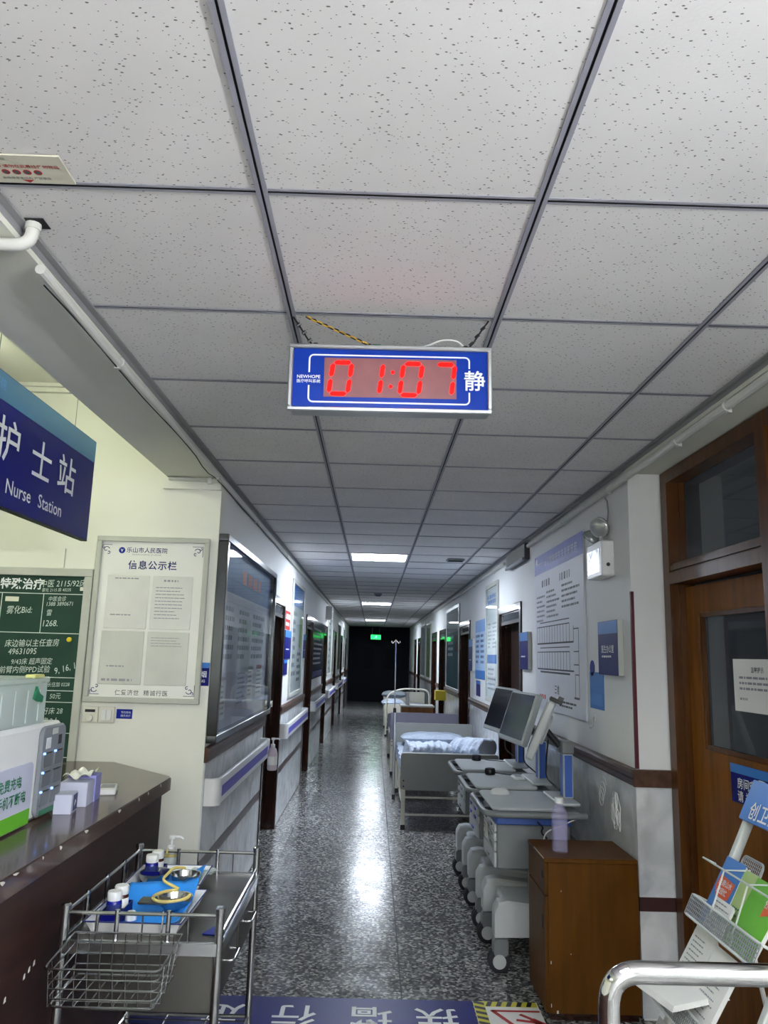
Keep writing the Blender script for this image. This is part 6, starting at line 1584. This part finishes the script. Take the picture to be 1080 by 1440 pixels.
leaflet('leaflet', 'pale green leaflet beside the blue leaflet', 0.195, 0.803, 0.030, 0.10, 0.215, 'pale_green', 0.03, exl(-0.03, 0.03, 0.05, 0.10, 0.02, 0.006, 'deep_green', 3), n=3)
leaflet('leaflet', 'dark green leaflet behind the bright green leaflet', 0.29, 0.803, 0.030, 0.12, 0.21, 'deep_green', 0.03, exl(-0.04, 0.04, 0.12, 0.18, 0.03, 0.012, 'white_print', 4), n=3)
leaflet('leaflet', 'bright green leaflet with orange square in the top pocket', 0.33, 0.803, 0.058, 0.16, 0.215, 'leaf_green', 0.12, ex2)
leaflet('leaflet', 'white printed slips in front of the blue leaflet', 0.175, 0.803, 0.066, 0.12, 0.10, 'paper', 0.08, exl(-0.05, 0.05, 0.015, 0.09, 0.014, 0.004, 'ink_soft', 5), n=3)
leaflet('leaflet', 'white printed brochure in the middle pocket', 0.085, 0.523, 0.050, 0.15, 0.265, 'paper', 0.08, exl(-0.055, 0.055, 0.05, 0.235, 0.015, 0.004, 'ink_soft', 6), n=5)
def exb(o, w, h):
    printed(o, [(-0.05, 0.05, 0.05, 0.16, 0.018, 0.004)], 'ink_soft', 0.0006, 8)
    MB().rbox(-0.04, 0.03, 0.175, 0.198, 0, 0.0007, 0.008, 0.0002).build('blue_title', 'sign_blue', o)
leaflet('leaflet', 'white brochure with blue title in the middle pocket', 0.245, 0.523, 0.055, 0.155, 0.255, 'paper', 0.10, exb, n=5)
leaflet('leaflet', 'grey printed brochure in the lower pocket', 0.09, 0.243, 0.05, 0.15, 0.24, 'paper_grey', 0.06, exl(-0.06, 0.06, 0.05, 0.22, 0.016, 0.005, 'ink_soft', 9), n=5)
leaflet('leaflet', 'white brochure beside the grey one in the lower pocket', 0.27, 0.243, 0.05, 0.15, 0.25, 'paper', 0.06, exl(-0.06, 0.06, 0.05, 0.22, 0.016, 0.005, 'navy_ink', 10), n=5)
# loose stack of paper resting on the middle pocket
t = thing('paper_stack', 'loose stack of white paper lying on the lower rack pocket', 'paper', RM @ Vector((0.15, 0.60, 0.09)), ROT @ Matrix.Rotation(math.radians(-58), 3, 'X') @ Matrix.Rotation(0.2, 3, 'Z'))
for k in range(6): MB().box(-0.13 + 0.004 * k, 0.13 - 0.003 * k, -0.09 + 0.003 * k, 0.10, 0.0014 * k, 0.0014 * k + 0.001).build('sheet', 'paper', t, False)
# clear cup behind the rack
t = thing('clear_cup', 'clear plastic cup hooked behind the top of the rack', 'cup', RM @ Vector((0.25, 1.045, -0.06)))
MB().lathe([(0.03, 0), (0.04, 0.09), (0.043, 0.095), (0.038, 0.09), (0.028, 0.004)], 20).build('cup_body', 'clear_plastic', t)

t = thing('chrome_barrier', 'bent chrome tube barrier in the right foreground', 'barrier', (0.379, 1.30, 0))
MB().tube(fillet([(0, 0, 0.012), (0, 0, 1.087), (0.80, 0, 1.087), (0.80, 0, 0.012)], 0.05, 8), 0.0165, 18).build('bent_tube', 'chrome', t)
for x in (0, 0.8): MB().lathe([(0.06, 0), (0.06, 0.006), (0.03, 0.014), (0.018, 0.03)], 24, o=(x, 0, 0)).build('floor_flange', 'chrome', t)
MB().tube([(0.0165, 0, 0.45), (0.7835, 0, 0.45)], 0.012, 12).build('lower_bar', 'chrome', t)

bpy.context.view_layer.update()
